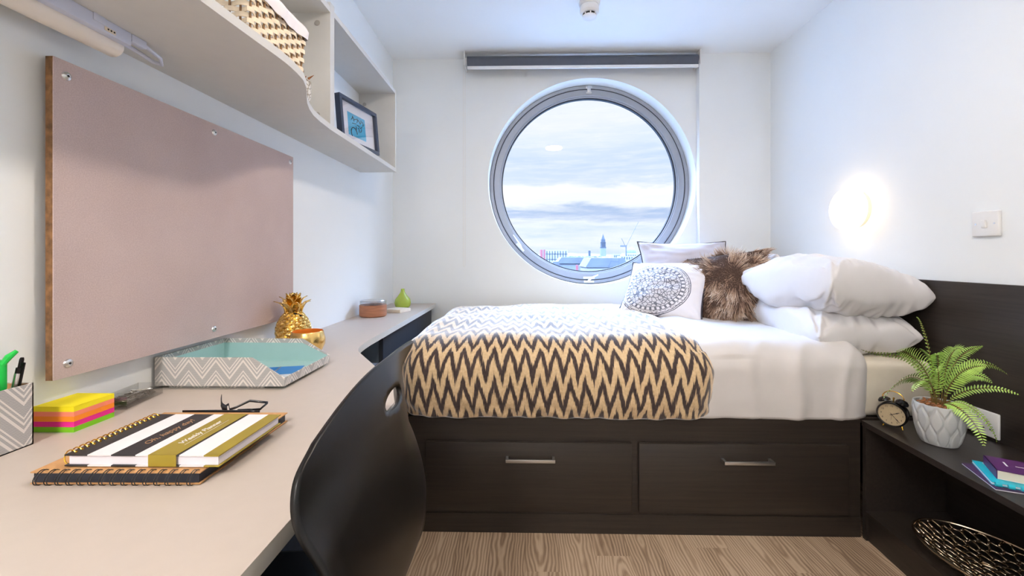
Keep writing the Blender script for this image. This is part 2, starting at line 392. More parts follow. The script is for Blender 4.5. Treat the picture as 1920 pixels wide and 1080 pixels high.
# ---------------------------------------------------------------- room shell
XL, XR, YB, YP, YF, H = -.895, 1.61, 2.88, 2.83, -1.7, 2.4
WC, WR = (.449, 1.567), .697
struct('floor', box(XL-.15, XR+.15, YF-.15, YB+.0, -.06, 0), m_floor)
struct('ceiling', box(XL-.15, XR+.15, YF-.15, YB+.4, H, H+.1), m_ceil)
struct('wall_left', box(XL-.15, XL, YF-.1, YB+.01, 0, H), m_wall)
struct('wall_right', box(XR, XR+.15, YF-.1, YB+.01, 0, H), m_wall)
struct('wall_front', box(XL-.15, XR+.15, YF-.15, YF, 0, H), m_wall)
def wall_with_hole():
    N = 128; x0, x1, z0, z1 = XL-.15, 1.148, 0.0, H; V = []; F = []
    def border(a):
        dx, dz = cos(a), sin(a); t = 1e9
        if dx > 1e-9: t = min(t, (x1-WC[0])/dx)
        if dx < -1e-9: t = min(t, (x0-WC[0])/dx)
        if dz > 1e-9: t = min(t, (z1-WC[1])/dz)
        if dz < -1e-9: t = min(t, (z0-WC[1])/dz)
        return WC[0]+dx*t, WC[1]+dz*t
    angs = sorted([2*pi*i/N for i in range(N)]+[math.atan2(z-WC[1], x-WC[0]) % (2*pi) for x in (x0, x1) for z in (z0, z1)])
    n = len(angs)
    for y in (YB, YB+.34):
        for a in angs: V.append(Vector((WC[0]+WR*cos(a), y, WC[1]+WR*sin(a))))
        for a in angs: bx, bz = border(a); V.append(Vector((bx, y, bz)))
    for i in range(n):
        j = (i+1) % n
        F += [[i, j, n+j, n+i], [2*n+i, 3*n+i, 3*n+j, 2*n+j], [i, 2*n+i, 2*n+j, j], [n+i, n+j, 3*n+j, 3*n+i]]
    return V, F
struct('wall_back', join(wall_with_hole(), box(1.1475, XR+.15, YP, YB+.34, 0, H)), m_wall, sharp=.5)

# ---------------------------------------------------------------- round window
win = bpy.data.objects.new('window_1', None); COL.objects.link(win); win['kind'] = 'structure'; win.location = (WC[0], YB+.12, WC[1])
def ring(r0, r1, y0, y1, n=128, bev=.004):
    pr = [(r1, y0+bev), (r1-bev, y0), (r0+bev, y0), (r0, y0+bev), (r0, y1), (r1, y1)]
    V, F = lathe(pr, n, closed=True); return [Vector((v.x, v.z, v.y)) for v in V], F
obj('window_frame', ring(.671, WR-.001, 0, .09), m_frame, win)
obj('gasket', ring(.6655, .6725, .004, .05, bev=.001), m_gasket, win)
obj('sash', join(ring(.622, .6665, .001, .07), ring(.6135, .625, .012, .06)), m_frame, win)
obj('glazing_seal', ring(.607, .6145, .022, .05, bev=.001), m_gasket, win)
V, F = lathe([(0, 0), (.609, 0), (.609, .006), (0, .006)], 96); obj('glass_pane', ([Vector((v.x, v.z+.034, v.y)) for v in V], F), m_glass, win)
hg = obj('top_latch', join(box(-.012, .012, -.012, 0, .645, .69, .002), box(-.022, .022, -.006, 0, .672, .69, .002), box(-.02, .02, -.008, 0, .636, .650, .002), cyl((0, -.014, .664), .007, .014, 'y', 12)), m_chrome, win)
def handle(a, L):
    h = join(box(-.04, .04, -.008, 0, -.009, .007, .002), box(-.036, .036, -.008, 0, -.036, -.02, .002),
             tube([(-.01, -.012, -.026), (.005, -.02, -.01), (.03, -.022, .006), (L, -.018, .02)], [.006, .007, .006, .004], 8),
             *[cyl((q, -.0095, z), .004, .003, 'y', 10) for q in (-.027, .027) for z in (-.028, -.001)])
    return xf(h, Matrix.Rotation(-a, 4, 'Y') @ Matrix.Translation((0, 0, -.652)))
obj('sash_handle', handle(0, .062), m_white, win)
hl = join(box(-.055, .02, -.010, 0, -.008, .008, .003), tube([(0, -.012, 0), (-.03, -.02, .012), (-.115, -.018, .026)], [.008, .008, .004], 8, flat=.6), cyl((.004, -.014, 0), .007, .006, 'y', 12))
obj('sash_handle', xf(hl, Matrix.Rotation(R(46), 4, 'Y') @ Matrix.Translation((0, 0, -.652))), m_white, win)

# ---------------------------------------------------------------- roller blind
bl = thing('roller_blind', 'charcoal roller blind rolled up above the round window', 'blind', (.374, 2.80, 2.345))
V, F = cyl((-.752, 0, 0), .031, 1.50, 'x', 32)
obj('fabric_roll', (V, F), m_blindf, bl)
obj('hanging_fabric', box(-.748, .744, -.032, -.0295, -.045, .004), m_blindf, bl)
obj('bottom_bar', box(-.748, .742, -.038, -.024, -.064, -.045, .003), m_white, bl)
for sx in (-.7665, .756):
    obj('bracket', join(box(sx-.003, sx+.003, -.035, .078, -.038, .054, .001), box(min(sx, sx+.012), max(sx, sx+.012), .0, .078, .050, .054)), m_white, bl)
obj('drive_hub', cyl((-.7645, 0, 0), .024, .013, 'x', 20), m_white, bl)
cv = []
for sgn in (-1, 1):
    for k in range(150):
        z = -.02-k*.0088; bx = lathe([(0, -.0022), (.0019, 0), (0, .0022)], 5, (-.772+sgn*.0045, -.004+sgn*.01, z)); cv.append(bx)
obj('bead_chain', join(tube([(-.7765, -.014, 0), (-.7765, -.014, -1.34), (-.772, -.004, -1.352), (-.7675, .006, -1.34), (-.7675, .006, 0)], .0008, 5), *cv), m_offwhite, bl)

# ---------------------------------------------------------------- smoke detector, wall lamp, switch, ceiling light, added fill panel
sd = thing('smoke_detector', 'white round smoke detector on the ceiling in front of the window', 'smoke detector', (.34, 2.25, H))
obj('base_plate', lathe([(.0, 0), (.055, 0), (.055, -.012), (.05, -.02), (0, -.02)], 40), m_white, sd)
obj('body', lathe([(.046, -.02), (.046, -.026), (.05, -.03), (.05, -.052), (.044, -.06), (.038, -.062), (.0, -.062)], 40), m_white, sd)
obj('sensing_chamber', lathe([(.0345, -.0621), (.0345, -.073)], 30), m_socketin, sd)
obj('chamber_rib', join(*[box(-.003, .003, .034, .038, -.075, -.061) for _ in [0]] + [xf(box(-.003, .003, .0335, .0375, -.075, -.061), Matrix.Rotation(k*pi/4, 4, 'Z')) for k in range(1, 8)]), m_white, sd)
obj('cap', lathe([(.0375, -.073), (.037, -.077), (.026, -.084), (.0, -.087)], 30), m_white, sd)

wl = thing('wall_lamp', 'lit round opal wall lamp above the pillows on the right wall', 'lamp', (XR, 2.10, 1.293))
V, F = lathe([(0, 0), (.088, 0), (.088, .026), (0, .026)], 48); obj('back_ring', ([Vector((-v.z, v.x, v.y)) for v in V], F), m_offwhite, wl)
V, F = lathe([(.094, .022), (.100, .028), (.102, .05), (.098, .064), (.086, .074), (.05, .08), (0, .082)], 56); obj('opal_shade', ([Vector((-v.z, v.x, v.y)) for v in V], F), m_lampglow, wl)

sw = thing('light_switch', 'white single light switch on the right wall above the headboard', 'switch', (XR, 1.515, 1.18))
obj('plate', box(-.012, 0, -.044, .044, -.044, .044, .004, 3), m_white, sw)
obj('rocker', xf(box(-.007, .001, -.008, .008, -.014, .014, .002), TR((-.0125, 0, 0), (0, R(-9), 0))), m_white, sw)
for sy in (-.03, .03): obj('screw', cyl((-.0130, sy, 0), .0032, .002, 'x', 12), m_screw, sw)

cl = thing('ceiling_light', 'small round lit ceiling light in front of the bed', 'ceiling light', (.35, .93, H))
obj('frame', lathe([(0, 0), (.105, 0), (.105, -.03), (.098, -.032)], 48), m_white, cl)
obj('diffuser', lathe([(.098, -.03), (.094, -.045), (.06, -.054), (0, -.057)], 48), m_ceilglow, cl)
cl = thing('ceiling_light', 'added oblong fill-light panel on the ceiling near the entrance wall', 'ceiling light', (-.62, -1.2, H))  # added for soft fill from behind the camera, not a known fixture
obj('frame', join(box(-.22, .22, -.31, -.295, -.03, 0), box(-.22, .22, .295, .31, -.03, 0), box(-.22, -.205, -.295, .295, -.03, 0), box(.205, .22, -.295, .295, -.03, 0)), m_white, cl)
obj('diffuser', box(-.205, .205, -.295, .295, -.022, -.01), m_fillglow, cl)

# ---------------------------------------------------------------- desk
ZD = .75
desk = thing('desk', 'long pale built-in desk with a curved front along the left wall', 'desk', (0, 0, 0))
def arc(cx, cy, r, a0, a1, n=10): return [(cx+r*cos(R(a0+(a1-a0)*i/n)), cy+r*sin(R(a0+(a1-a0)*i/n))) for i in range(n+1)]
# right edge, convex corner, diagonal, concave corner, slim far part
poly = [(XL+.001, -.5), (-.284, -.5), (-.284, .93)] + [(-.2845, .955), (-.287, .98), (-.293, 1.004), (-.303, 1.026)]
poly += [(-.421, 1.207), (-.545, 1.397), (-.556, 1.416), (-.566, 1.44), (-.575, 1.47), (-.582, 1.51), (-.587, 1.56), (-.590, 1.62), (-.594, 2.84), (XL+.001, 2.84)]
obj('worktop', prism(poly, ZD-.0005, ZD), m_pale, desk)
obj('edge_band', prism(poly, ZD-.024, ZD-.0005), m_edge, desk)
obj('front_panel', box(-.640, -.622, 1.86, 2.83, .0, ZD-.025), m_carcf, desk)
obj('side_panel', box(XL+.002, -.641, 1.86, 1.878, .0, ZD-.025), m_carcs, desk)
obj('drawer_pedestal', box(XL+.021, -.47, .96, 1.36, .0, ZD-.025), m_carc, desk)
obj('modesty_panel', box(XL+.002, XL+.02, -.4, 1.858, .0, ZD-.025), m_carc, desk)

# ---------------------------------------------------------------- pin board
pb = thing('pin_board', 'large pinkish beige felt pin board screwed to the left wall', 'notice board', (0, 0, 0))
obj('board_face', box(-.8655, -.864, .765, 1.575, .84, 1.436), m_board, pb)
obj('board_core', box(-.879, -.8656, .765, 1.575, .84, 1.436), m_boardedge, pb)
obj('batten', box(XL+.001, -.879, .80, .84, .86, 1.41), m_boardedge, pb); obj('batten', box(XL+.001, -.879, 1.49, 1.53, .86, 1.41), m_boardedge, pb)
for (y, z) in ((.787, 1.408), (1.17, 1.412), (1.553, 1.414), (.79, .866), (1.17, .866), (1.553, .866)):
    s = obj('screw', lathe([(0, .004), (.0035, .0045), (.0075, .0025), (.0085, 0)], 20), m_screw, pb)
    s.matrix_local = Matrix.Translation((-.864, y, z)) @ Matrix.Rotation(pi/2, 4, 'Y')
    q = obj('screw_recess', lathe([(0, .0049), (.0022, .0047), (.0024, .003)], 6), m_socketin, s)

# ---------------------------------------------------------------- wall shelf
ZS = 1.522
sh = thing('wall_shelf', 'grey-white wall shelf with a curved front edge above the pin board', 'shelf', (0, 0, 0))
fr = [(-.577, .30), (-.575, .744), (-.568, .87), (-.562, .96), (-.561, 1.0), (-.564, 1.045), (-.571, 1.09), (-.590, 1.142), (-.618, 1.197), (-.645, 1.252), (-.666, 1.307), (-.682, 1.365), (-.691, 1.427), (-.697, 1.508)]
obj('curved_shelf_board', prism([(XL, .30)]+fr+[(XL, 1.508)], ZS, ZS+.02), m_shelf, sh)
obj('straight_shelf_board', prism([(XL, 1.509), (-.698, 1.509), (-.698, 2.304), (XL, 2.304)], ZS, ZS+.02), m_shelf, sh)
obj('top_board', box(XL, -.698, .30, 2.285, 1.942, 1.962), m_shelf, sh)
obj('divider', box(XL, -.6975, 1.517, 1.549, ZS+.02, 1.98), m_shelf, sh)
obj('end_panel', box(XL, -.698, 2.285, 2.304, ZS+.02, 1.962), m_shelf, sh)
obj('end_panel', box(XL, -.577, .28, .30, ZS, 1.962), m_shelf, sh)
for (y, x, z) in ((1.517, -.745, 1.575), (1.517, -.745, 1.905), (2.285, -.865, 1.885)):
    c = obj('cam_cap', lathe([(0, .002), (.009, .0018), (.0105, 0)], 20), m_cap, sh); c.matrix_local = Matrix.Translation((x, y, z)) @ Matrix.Rotation(pi/2, 4, 'X')

sl = thing('strip_lamp', 'slim white strip lamp under the wall shelf', 'lamp', (0, 0, 0))
obj('housing', join(box(-.842, -.800, .32, .853, 1.4955, ZS, .002), box(-.8, -.7985, .775, .797, 1.508, ZS, .0005)), m_strip, sl)
V, F = tube([(-.836, .33, 1.493), (-.836, .852, 1.493)], .0215, 20); V = [Vector((v.x, v.y, 1.493+(v.z-1.493)*.9)) for v in V]
obj('tube_diffuser', (V, F), m_diff, sl)
obj('end_socket', join(box(-.7998, -.7985, .796, .818, 1.4995, 1.507, .0004)), m_cream, sl)
obj('socket_holes', join(*[box(-.7986, -.7982, y, y+.003, 1.502, 1.505) for y in (.801, .807, .813)]), m_socketin, sl)
obj('power_cable', join(tube([(-.805, .85, 1.512), (-.803, .89, 1.512), (-.804, .925, 1.505), (-.815, .942, 1.498), (-.826, .93, 1.5), (-.829, .90, 1.506), (-.828, .85, 1.508)], .0042, 8), box(-.812, -.799, .853, .888, 1.505, ZS, .003)), m_strip, sl)

# ---------------------------------------------------------------- things on the shelf
bk = thing('wicker_basket', 'pale woven wicker basket with white liner on the wall shelf', 'basket', (-.705, 1.005, ZS+.02))
bk.location = (-.71, 1.01, ZS+.0205)
BX, BY = .118, .108
def rect_path(n, e):
    out = []
    per = 4*(BX+BY)
    for i in range(n):
        s = per*i/n
        segs = [((-BX, -BY), (1, 0), 2*BX), ((BX, -BY), (0, 1), 2*BY), ((BX, BY), (-1, 0), 2*BX), ((-BX, BY), (0, -1), 2*BY)]
        for (p, dr, L) in segs:
            if s <= L: break
            s -= L
        nx, ny = dr[1], -dr[0]
        out.append((p[0]+dr[0]*s, p[1]+dr[1]*s, nx, ny, per*i/n))
    return out
weave = []; ST = .023
for row in range(10):
    z = .007+row*.0118; V = []; F = []; P = rect_path(320, 0); n = len(P); flare = 1+.06*z/.12
    for (x, y, nx, ny, s) in P:
        o = .0036*sin(pi*s/ST+(row % 2)*pi)
        for dz, dn in ((-.0052, -.0012), (.0052, -.0012), (.0052, .0012), (-.0052, .0012)):
            V.append(Vector((x*flare+nx*(o+dn), y*flare+ny*(o+dn), z+dz)))
    for i in range(n):
        j = (i+1) % n
        for k in range(4): F.append([i*4+k, j*4+k, j*4+(k+1) % 4, i*4+(k+1) % 4])
    weave.append((V, F))
obj('weave', join(*weave), m_wicker, bk, sharp=.8)
stk = []
for s in range(int(4*(BX+BY)/ST)):
    P = rect_path(2000, 0); x, y, nx, ny, _ = P[min(1999, int((s+.5)*ST/(4*(BX+BY))*2000))]; stk.append(tube([(x, y, .001), (x*1.06, y*1.06, .122)], .0022, 6))
obj('stakes', join(*stk), m_wicker2, bk)
V, F, P = [], [], rect_path(160, 0)
for (x, y, nx, ny, s) in P:
    wob = .003*sin(s*60)+.002*sin(s*133)
    drop = .030+.005*sin(s*22)
    for dz, dn in ((-drop, .0065+wob*.6), (-.008, .0085+wob), (.004, .004+wob*.3), (.002, -.006), (-.05, -.006)):
        V.append(Vector((x*1.06+nx*dn, y*1.06+ny*dn, .127+dz)))
n = len(P)
for i in range(n):
    j = (i+1) % n
    for k in range(4): F.append([i*5+k, j*5+k, j*5+k+1, i*5+k+1])
obj('cloth_liner', (V, F), m_liner, bk, sharp=0)

def pat_mat():
    m, gg, p = new_mat('white_speckled_ceramic')
    v = gg.n('ShaderNodeTexVoronoi', {'Scale': 70.0}, feature='DISTANCE_TO_EDGE'); gg.put(v.inputs['Vector'], gg.tc())
    gg.put(p.inputs['Base Color'], gg.ramp(v.outputs[0], [(.05, srgb((150, 140, 124))), (.14, srgb((226, 222, 216)))])); p.inputs['Roughness'].default_value = .4; return m
m_pat = pat_mat()
vp = thing('patterned_pot', 'small white patterned pot half hidden behind the shelf curve', 'pot', (-.712, 1.325, ZS+.02))
obj('pot_body', lathe([(0, .001), (.03, .001), (.038, .03), (.038, .075), (.034, .08), (.034, .074), (0, .07)], 28), m_pat, vp)
sp = []
for k in range(9):
    a = k*2.4; r = .008+.018*(k/9); sp.append(tube([(r*cos(a), r*sin(a), .068), (r*1.3*cos(a), r*1.3*sin(a), .088), (r*1.9*cos(a), r*1.9*sin(a), .1)], [.003, .0035, .0005], 6))
obj('dried_tips', join(*sp), m_soil, vp)

pf = thing('picture_frame', 'dark framed blue print leaning on the wall shelf', 'picture frame', (-.728, 1.875, ZS+.0205), (0, 0, R(-12)))
FW, FH = .14, .2
def fr_bars(w, h, t, y0, y1): return join(box(y0, y1, -w, w, h-t, h, .001), box(y0, y1, -w, w, 0, t, .001), box(y0, y1, -w, -w+t, t, h-t), box(y0, y1, w-t, w, t, h-t))
til = Matrix.Rotation(R(-5), 4, 'Y')
obj('frame_moulding', xf(fr_bars(FW, FH, .016, -.012, .012), til), m_framed, pf)
obj('mount', xf(box(-.006, -.002, -FW+.014, FW-.014, .014, FH-.014), til), m_mount, pf)
pr = obj('print', xf(box(-.002, -.0014, -.075, .055, .045, .145), til), m_print, pf)
sq = []
for k, (y, z, L, a) in enumerate([(-.045, .125, .02, 60), (-.035, .122, .02, 110), (-.022, .125, .018, 20), (-.008, .123, .02, 80), (.006, .121, .018, 130), (.02, .124, .02, 70), (.035, .12, .02, 100), (-.03, .104, .03, 10), (.0, .101, .02, 170), (.02, .1, .018, 40), (-.02, .084, .02, 80), (0, .083, .02, 100), (.018, .085, .02, 60)]):
    dy, dz = cos(R(a))*L/2, sin(R(a))*L/2; sq.append(tube([(-.0012, y-dy, z-dz), (-.0010, y+.004, z), (-.0012, y+dy, z+dz)], .0018, 6))
sq.append(tube([(-.0012, -.035+.022*cos(t*.3), .06+.024*sin(t*.3)) for t in range(0, 14)], .002, 6))
obj('ink_strokes', xf(join(*sq), til), m_ink, pr)
obj('picture_glass', xf(box(.002, .004, -FW+.015, FW-.015, .015, FH-.015), til), m_picglass, pf)

# ---------------------------------------------------------------- things on the desk
def uvbox(V, o=0.0):      # chevron coordinates running round a box
    return [(v.x+v.y+o, v.z) for v in V]
# pen pot
pp = thing('pen_pot', 'square grey chevron pen pot at the near end of the desk', 'pen pot', (-.864, .668, ZD))
a, b, h, t = .03, .04, .104, .002
g1 = join(box(-a, a, -b, -b+t, 0, h), box(-a, a, b-t, b, 0, h), box(-a, -a+t, -b, b, 0, h), box(a-t, a, -b, b, 0, h), box(-a, a, -b, b, 0, t))
obj('pot_body', g1, m_chev, pp, uv=uvbox(g1[0], .01))
g1 = join(box(a-t-.0008, a-t, -b+t, b-t, t, h-.001), box(-a+t, a-t, b-t-.0008, b-t, t, h-.001), box(-a+t, a-t, -b+t, -b+t+.0008, t, h-.001)); obj('lining', g1, m_kraft, pp)
def pen(name, label, x, y, rx, ry, L, r, body, capm, zb=.006):
    p = thing(name, label, 'pen', (-.864+x, .668+y, ZD+zb), (rx, ry, 0))
    return p
p = pen('ballpoint_pen', 'black and silver ballpoint pen leaning in the chevron pen pot', -.005, .0, R(-4), R(8), .15, .005, 0, 0)
p.location = (-.862, .688, ZD+.006)
obj('barrel', lathe([(0, 0), (.0012, .001), (.0045, .018), (.0048, .1), (.0048, .128)], 16), m_black, p)
obj('clip', join(box(.0045, .0065, -.002, .002, .095, .137, .0006), box(.002, .0065, -.002, .002, .131, .137, .0006)), m_black, p)
obj('silver_grip', lathe([(.0052, .085), (.0054, .087), (.0054, .117), (.0052, .119)], 16), m_chrome, p)
obj('push_button', lathe([(.003, .128), (.003, .142), (.002, .145), (0, .145)], 12), m_black, p)
p = pen('highlighter', 'green highlighter standing in the chevron pen pot', -.01, -.0, 0, 0, .14, .01, 0, 0)
p.location = (-.857, .678, ZD+.004)
obj('barrel', lathe([(0, 0), (.008, 0), (.0085, .06), (.008, .1)], 18), m_green, p)
obj('cap', lathe([(.0082, .09), (.0092, .1), (.0092, .138), (.006, .145), (0, .146)], 18), m_green, p)
obj('cap_clip', tube([(.006, 0, .138), (.012, .004, .15), (.016, .012, .158)], [.004, .005, .003], 8), m_green, p)
p = pen('highlighter', 'magenta highlighter beside the green one in the pen pot', 0, -.02, 0, 0, .13, .008, 0, 0)
p.location = (-.852, .654, ZD+.004)
obj('barrel', lathe([(0, 0), (.007, 0), (.0075, .06), (.007, .08)], 18), m_pink, p)
obj('cap', lathe([(.0074, .07), (.0078, .08), (.0078, .12), (.005, .125), (0, .126)], 18), m_pink, p)
# sticky notes
sn = thing('sticky_notes', 'stacked block of neon sticky notes beside the pen pot', 'sticky notes', (-.8525, .793, ZD))
for k, (c, z0, z1) in enumerate([((124, 196, 20), 0, .0095), ((232, 34, 140), .0096, .019), ((252, 142, 24), .0191, .0285), ((255, 140, 110), .0286, .037), ((250, 232, 20), .0371, .047)]):
    mm = M('note_paper_%s' % ['green', 'pink', 'orange', 'salmon', 'yellow'][k], c, .7, var=.04, scale=2, stretch=(1, 1, 500))
    if k < 4: obj('note_pad', box(-.0375, .0375, -.038, .038, z0, z1), mm, sn)
    else: obj('note_pad', join(box(-.0375, .0375, -.038, .038, z0, z1-.0008), grid(9, 9, lambda u, v: (-.0375+.075*u, -.038+.076*v, z1-.0006+.002*max(0, u-.5)**2*(1-v)))), mm, sn)
# clip box
cb = thing('clip_box', 'clear plastic box for paper clips behind the sticky notes', 'box', (-.858, .917, ZD), (0, 0, R(8)))
a, b, h, t = .026, .054, .027, .0016
obj('box_body', join(box(-a, a, -b, b, 0, t), box(-a, a, -b, -b+t, t, h), box(-a, a, b-t, b, t, h), box(-a, -a+t, -b+t, b-t, t, h), box(a-t, a, -b+t, b-t, t, h)), m_clear, cb)
cl_ = []
random.seed(3)
for k in range(130):
    L, w = .0125, .0035
    pts = [(-L, -w, 0), (L*.7, -w, 0), (L*.95, -w*.5, 0), (L*.95, w*.5, 0), (L*.7, w, 0), (-L*.7, w, 0), (-L*.95, w*.3, .0005), (-L*.7, -w*.5, .001), (L*.4, -w*.5, .001), (L*.6, 0, .001), (L*.4, w*.4, .001), (-L*.4, w*.4, .001)]
    mt = TR((random.uniform(-.011, .011), random.uniform(-.037, .037), .0055+random.random()*.011), (random.uniform(-.4, .4), random.uniform(-.25, .25), random.uniform(0, 6.3)))
    cl_.append(xf(tube(pts, .0008, 4), mt))
pc = obj('paper_clips', join(*cl_), M('clip_wire', (150, 146, 140), .3, 1, var=.3)); pc['kind'] = 'stuff'; tag(pc, 'heap of silver paper clips inside the clear box', 'paper clips'); pc.location = cb.location; pc.rotation_euler = cb.rotation_euler; pc.location.z += .0005
# letter tray
lt = thing('letter_tray', 'grey chevron letter tray with pale teal lining on the desk', 'letter tray', (-.573, 1.005, ZD))
L, D, zb, zt, zl, t = .314, .236, .008, .076, .028, .003
side = [(-L, zb), (0, zb), (0, zl), (-.078, zt), (-L, zt)]
g1 = prism(side, 0, t, 'y'); obj('side_wall', g1, m_chev, lt, uv=[(v.x, v.z) for v in g1[0]])
g1 = prism(side, D-t, D, 'y'); obj('side_wall', g1, m_chev, lt, uv=[(v.x, v.z) for v in g1[0]])
g1 = box(-L, -L+t, t, D-t, zb, zt); obj('end_wall', g1, m_chev, lt, uv=[(v.y, v.z) for v in g1[0]])
g1 = box(-t, 0, t, D-t, zb, zl); obj('front_lip', g1, m_chev, lt, uv=[(v.y, v.z) for v in g1[0]])
inn = [(-L+t, zb+t), (-t, zb+t), (-t, zl-.001), (-.079, zt-.012), (-L+t, zt-.012)]
obj('lining', join(prism(inn, t, t+.0007, 'y'), prism(inn, D-t-.0007, D-t, 'y'), box(-L+t, -L+t+.0007, t, D-t, zb+t, zt-.012), box(-L+t, -t, t, D-t, zb, zb+t), box(-t-.0007, -t, t, D-t, zb+t, zl-.002)), m_teal, lt)
g1 = box(-L+.025, -.055, .012, D-.02, 0, zb); obj('foot', g1, m_chev, lt, uv=[(v.x+v.y, v.z) for v in g1[0]])
# blue notebook in tray
bn = thing('notebook', 'small blue spiral notebook lying in the letter tray', 'notebook', (-.622, 1.098, ZD+.0115), (0, 0, R(14)))
obj('cover', box(-.05, .036, -.038, .038, .0095, .0105), m_blue, bn)
obj('pages', box(-.05, .036, -.038, .038, .001, .0094), m_paper, bn)
obj('back_cover', box(-.05, .036, -.038, .038, 0, .001), m_blue, bn)
sp = [tube([(-.022+.0025, y, .0108), (-.022, y, .0118), (-.022-.0025, y, .0108)], .0005, 5) for y in [(-.034+.0045*k) for k in range(16)]]
obj('spiral_stitch', join(*sp), m_chrome, bn)

# kraft notebook
kn = thing('notebook', 'brown kraft notebook with black wire binding under the striped planner', 'notebook', (-.452, .585, ZD), (0, 0, R(1)))
kx, ky = .237, .226
obj('cover', box(-kx, 0, .0, ky, .0165, .0182), m_kraft, kn); obj('back_cover', box(-kx, 0, 0, ky, .0012, .0028), m_kraft, kn)
obj('black_pages', box(-kx+.003, -.003, .002, ky-.003, .0029, .0164), m_navy, kn)
sp = []
for k in range(15):
    for e in (0, .004):
        x = -kx+.012+k*.0152+e; sp.append(tube([(x+.003*sin(q), .0012-.0085*cos(q), .0105+.0102*sin(q)) for q in [i*2*pi/14 for i in range(14)]], .0007, 5, closed=True))
obj('wire_binding', join(*sp), m_wire, kn)
rb = obj('ribbon_tie', join(
    *[(lambda P, w: grid(len(P), 2, lambda u, v, P=P, w=w: tuple(Vector(P[int(round(u*(len(P)-1)))])+Vector((0, 0, w*(v-.5))))))(P, w) for P, w in [
        ([(-.205, ky+.004, .018), (-.14, ky+.004, .019), (-.075, ky+.004, .0185), (-.055, ky+.003, .018)], .006),
        ([(-.128, ky+.012, .026), (-.121, ky+.012, .03), (-.115, ky+.006, .022), (-.105, ky+.008, .025), (-.085, ky+.02, .034), (-.055, ky+.03, .027), (-.06, ky+.012, .02), (-.1, ky+.006, .02)], .0045),
        ([(-.130, ky+.004, .044), (-.133, ky+.006, .036), (-.130, ky+.008, .026), (-.12, ky+.006, .021)], .015)]]), m_ribbon, kn, solid=.0008, sharp=0)
# planner
pn = thing('planner', 'black, white and gold striped planner on top of the kraft notebook', 'planner', (-.434, .597, ZD+.0196), (0, 0, R(.5)))
px, py = .222, .156; zt = .0165
obj('page_block', box(-px+.004, -.003, .003, py-.003, .0018, zt-.0018), m_paper, pn)
stripes = [(-px, -.189, m_blackcard), (-.189, -.155, m_whitecard), (-.155, -.120, m_blackcard), (-.120, -.101, m_whitecard), (-.101, -.057, m_blackcard), (-.057, -.022, m_whitecard), (-.022, 0, m_olivegold)]
for nm, z0, z1 in (('cover', zt-.0016, zt), ('back_cover', 0, .0016)):
    cvr = obj(nm, join(*[box(a, b, 0, py, z0, z1) for a, b, _ in stripes]), [q[2] for q in stripes[:2]]+[m_olivegold], pn)
    for pl in cvr.data.polygons: pl.material_index = {m_blackcard.name: 0, m_whitecard.name: 1, m_olivegold.name: 2}[stripes[min(6, pl.index//6)][2].name]
bd = obj('paper_band', join(box(-.101, -.061, -.0007, py+.0007, zt+.0001, zt+.0006), box(-.101, -.061, -.0008, -.0001, 0.0005, zt+.0006), box(-.101, -.061, py+.0001, py+.0008, 0.0005, zt+.0006)), m_olivegold, pn)
up90 = Matrix.Rotation(pi/2, 4, 'Z')
text('Weekly Planner', .0135, m_whitecard, 'lettering', bd, Matrix.Translation((-.084, py*.50, zt+.0008)) @ up90, .35)
obj('fine_line', box(-.0745, -.0738, py*.2, py*.82, zt+.0007, zt+.0009), m_whitecard, bd)
text('Oh, happy day!', .0155, m_rosegold, 'lettering', pn, Matrix.Translation((-.137, py*.52, zt+.0003)) @ up90, .4)
sp = []
for k in range(17):
    y = .008+k*.0088; sp.append(tube([(-px+.006+.0085*cos(q)-.006, y+.0016*sin(q), zt*.5+.0012+.0098*sin(q)) for q in [i*2*pi/14 for i in range(14)]], .0009, 5, closed=True))
    sp.append(lathe([(0, .0026), (.0014, .0016), (.0016, 0)], 8, (-px+.009, y, zt)))
obj('gold_spiral', join(*sp), m_brass, pn)

# pineapple
pa = thing('pineapple_ornament', 'shiny gold pineapple ornament behind the letter tray', 'ornament', (-.800, 1.46, ZD))
def pine(u, v):
    z = v*.128; rr = .054*(sin(pi*(.13+.80*v))**.62); th = u*2*pi
    A = 11*u+v*7.0; B = 11*u-v*7.0
    fa, fb = abs((A % 1)-.5)*2, abs((B % 1)-.5)*2
    bmp = min(1-fa, 1-fb); rr += .0065*min(bmp*1.6, .8)-.002
    return (rr*cos(th), rr*sin(th), z)
gV, gF = grid(177, 90, pine); n0 = len(gV); gV.append(Vector((0, 0, 0))); gF += [[n0, i+1, i] for i in range(176)]
obj('body', (gV, gF), m_goldm, pa, sharp=.5)
obj('coin_slot', xf(box(-.0145, .0145, -.0014, .0014, -.002, .002, .0005), TR((.026, -.018, .1185), (R(26), R(26), R(35)))), m_socketin, pa)
lv = []
for tier, (nn, r0, h0, z0, out) in enumerate([(7, .021, .058, .118, .040), (6, .016, .064, .128, .028), (6, .011, .066, .136, .016), (4, .006, .062, .142, .007)]):
    for k in range(nn):
        a = 2*pi*(k+.5*(tier % 2))/nn
        def lf(u, v, a=a, r0=r0, h0=h0, z0=z0, out=out):
            w = .0205*(1-v**2.4)*(.85+.15*v); s = (u-.5)*2
            r = r0+out*v**2.2-.003*(1-s*s); z = z0+h0*v*(1-.10*v)-.010*max(0, v-.75)*4*.6
            x, y = r, s*w
            return (x*cos(a)-y*sin(a), x*sin(a)+y*cos(a), z)
        lv.append(grid(5, 9, lf))
obj('leaf_crown', join(*lv), m_goldm, pa, solid=.0016, sharp=0)
gb = thing('gold_bowl', 'small hammered gold bowl in front of the pineapple ornament', 'bowl', (-.70, 1.362, ZD))
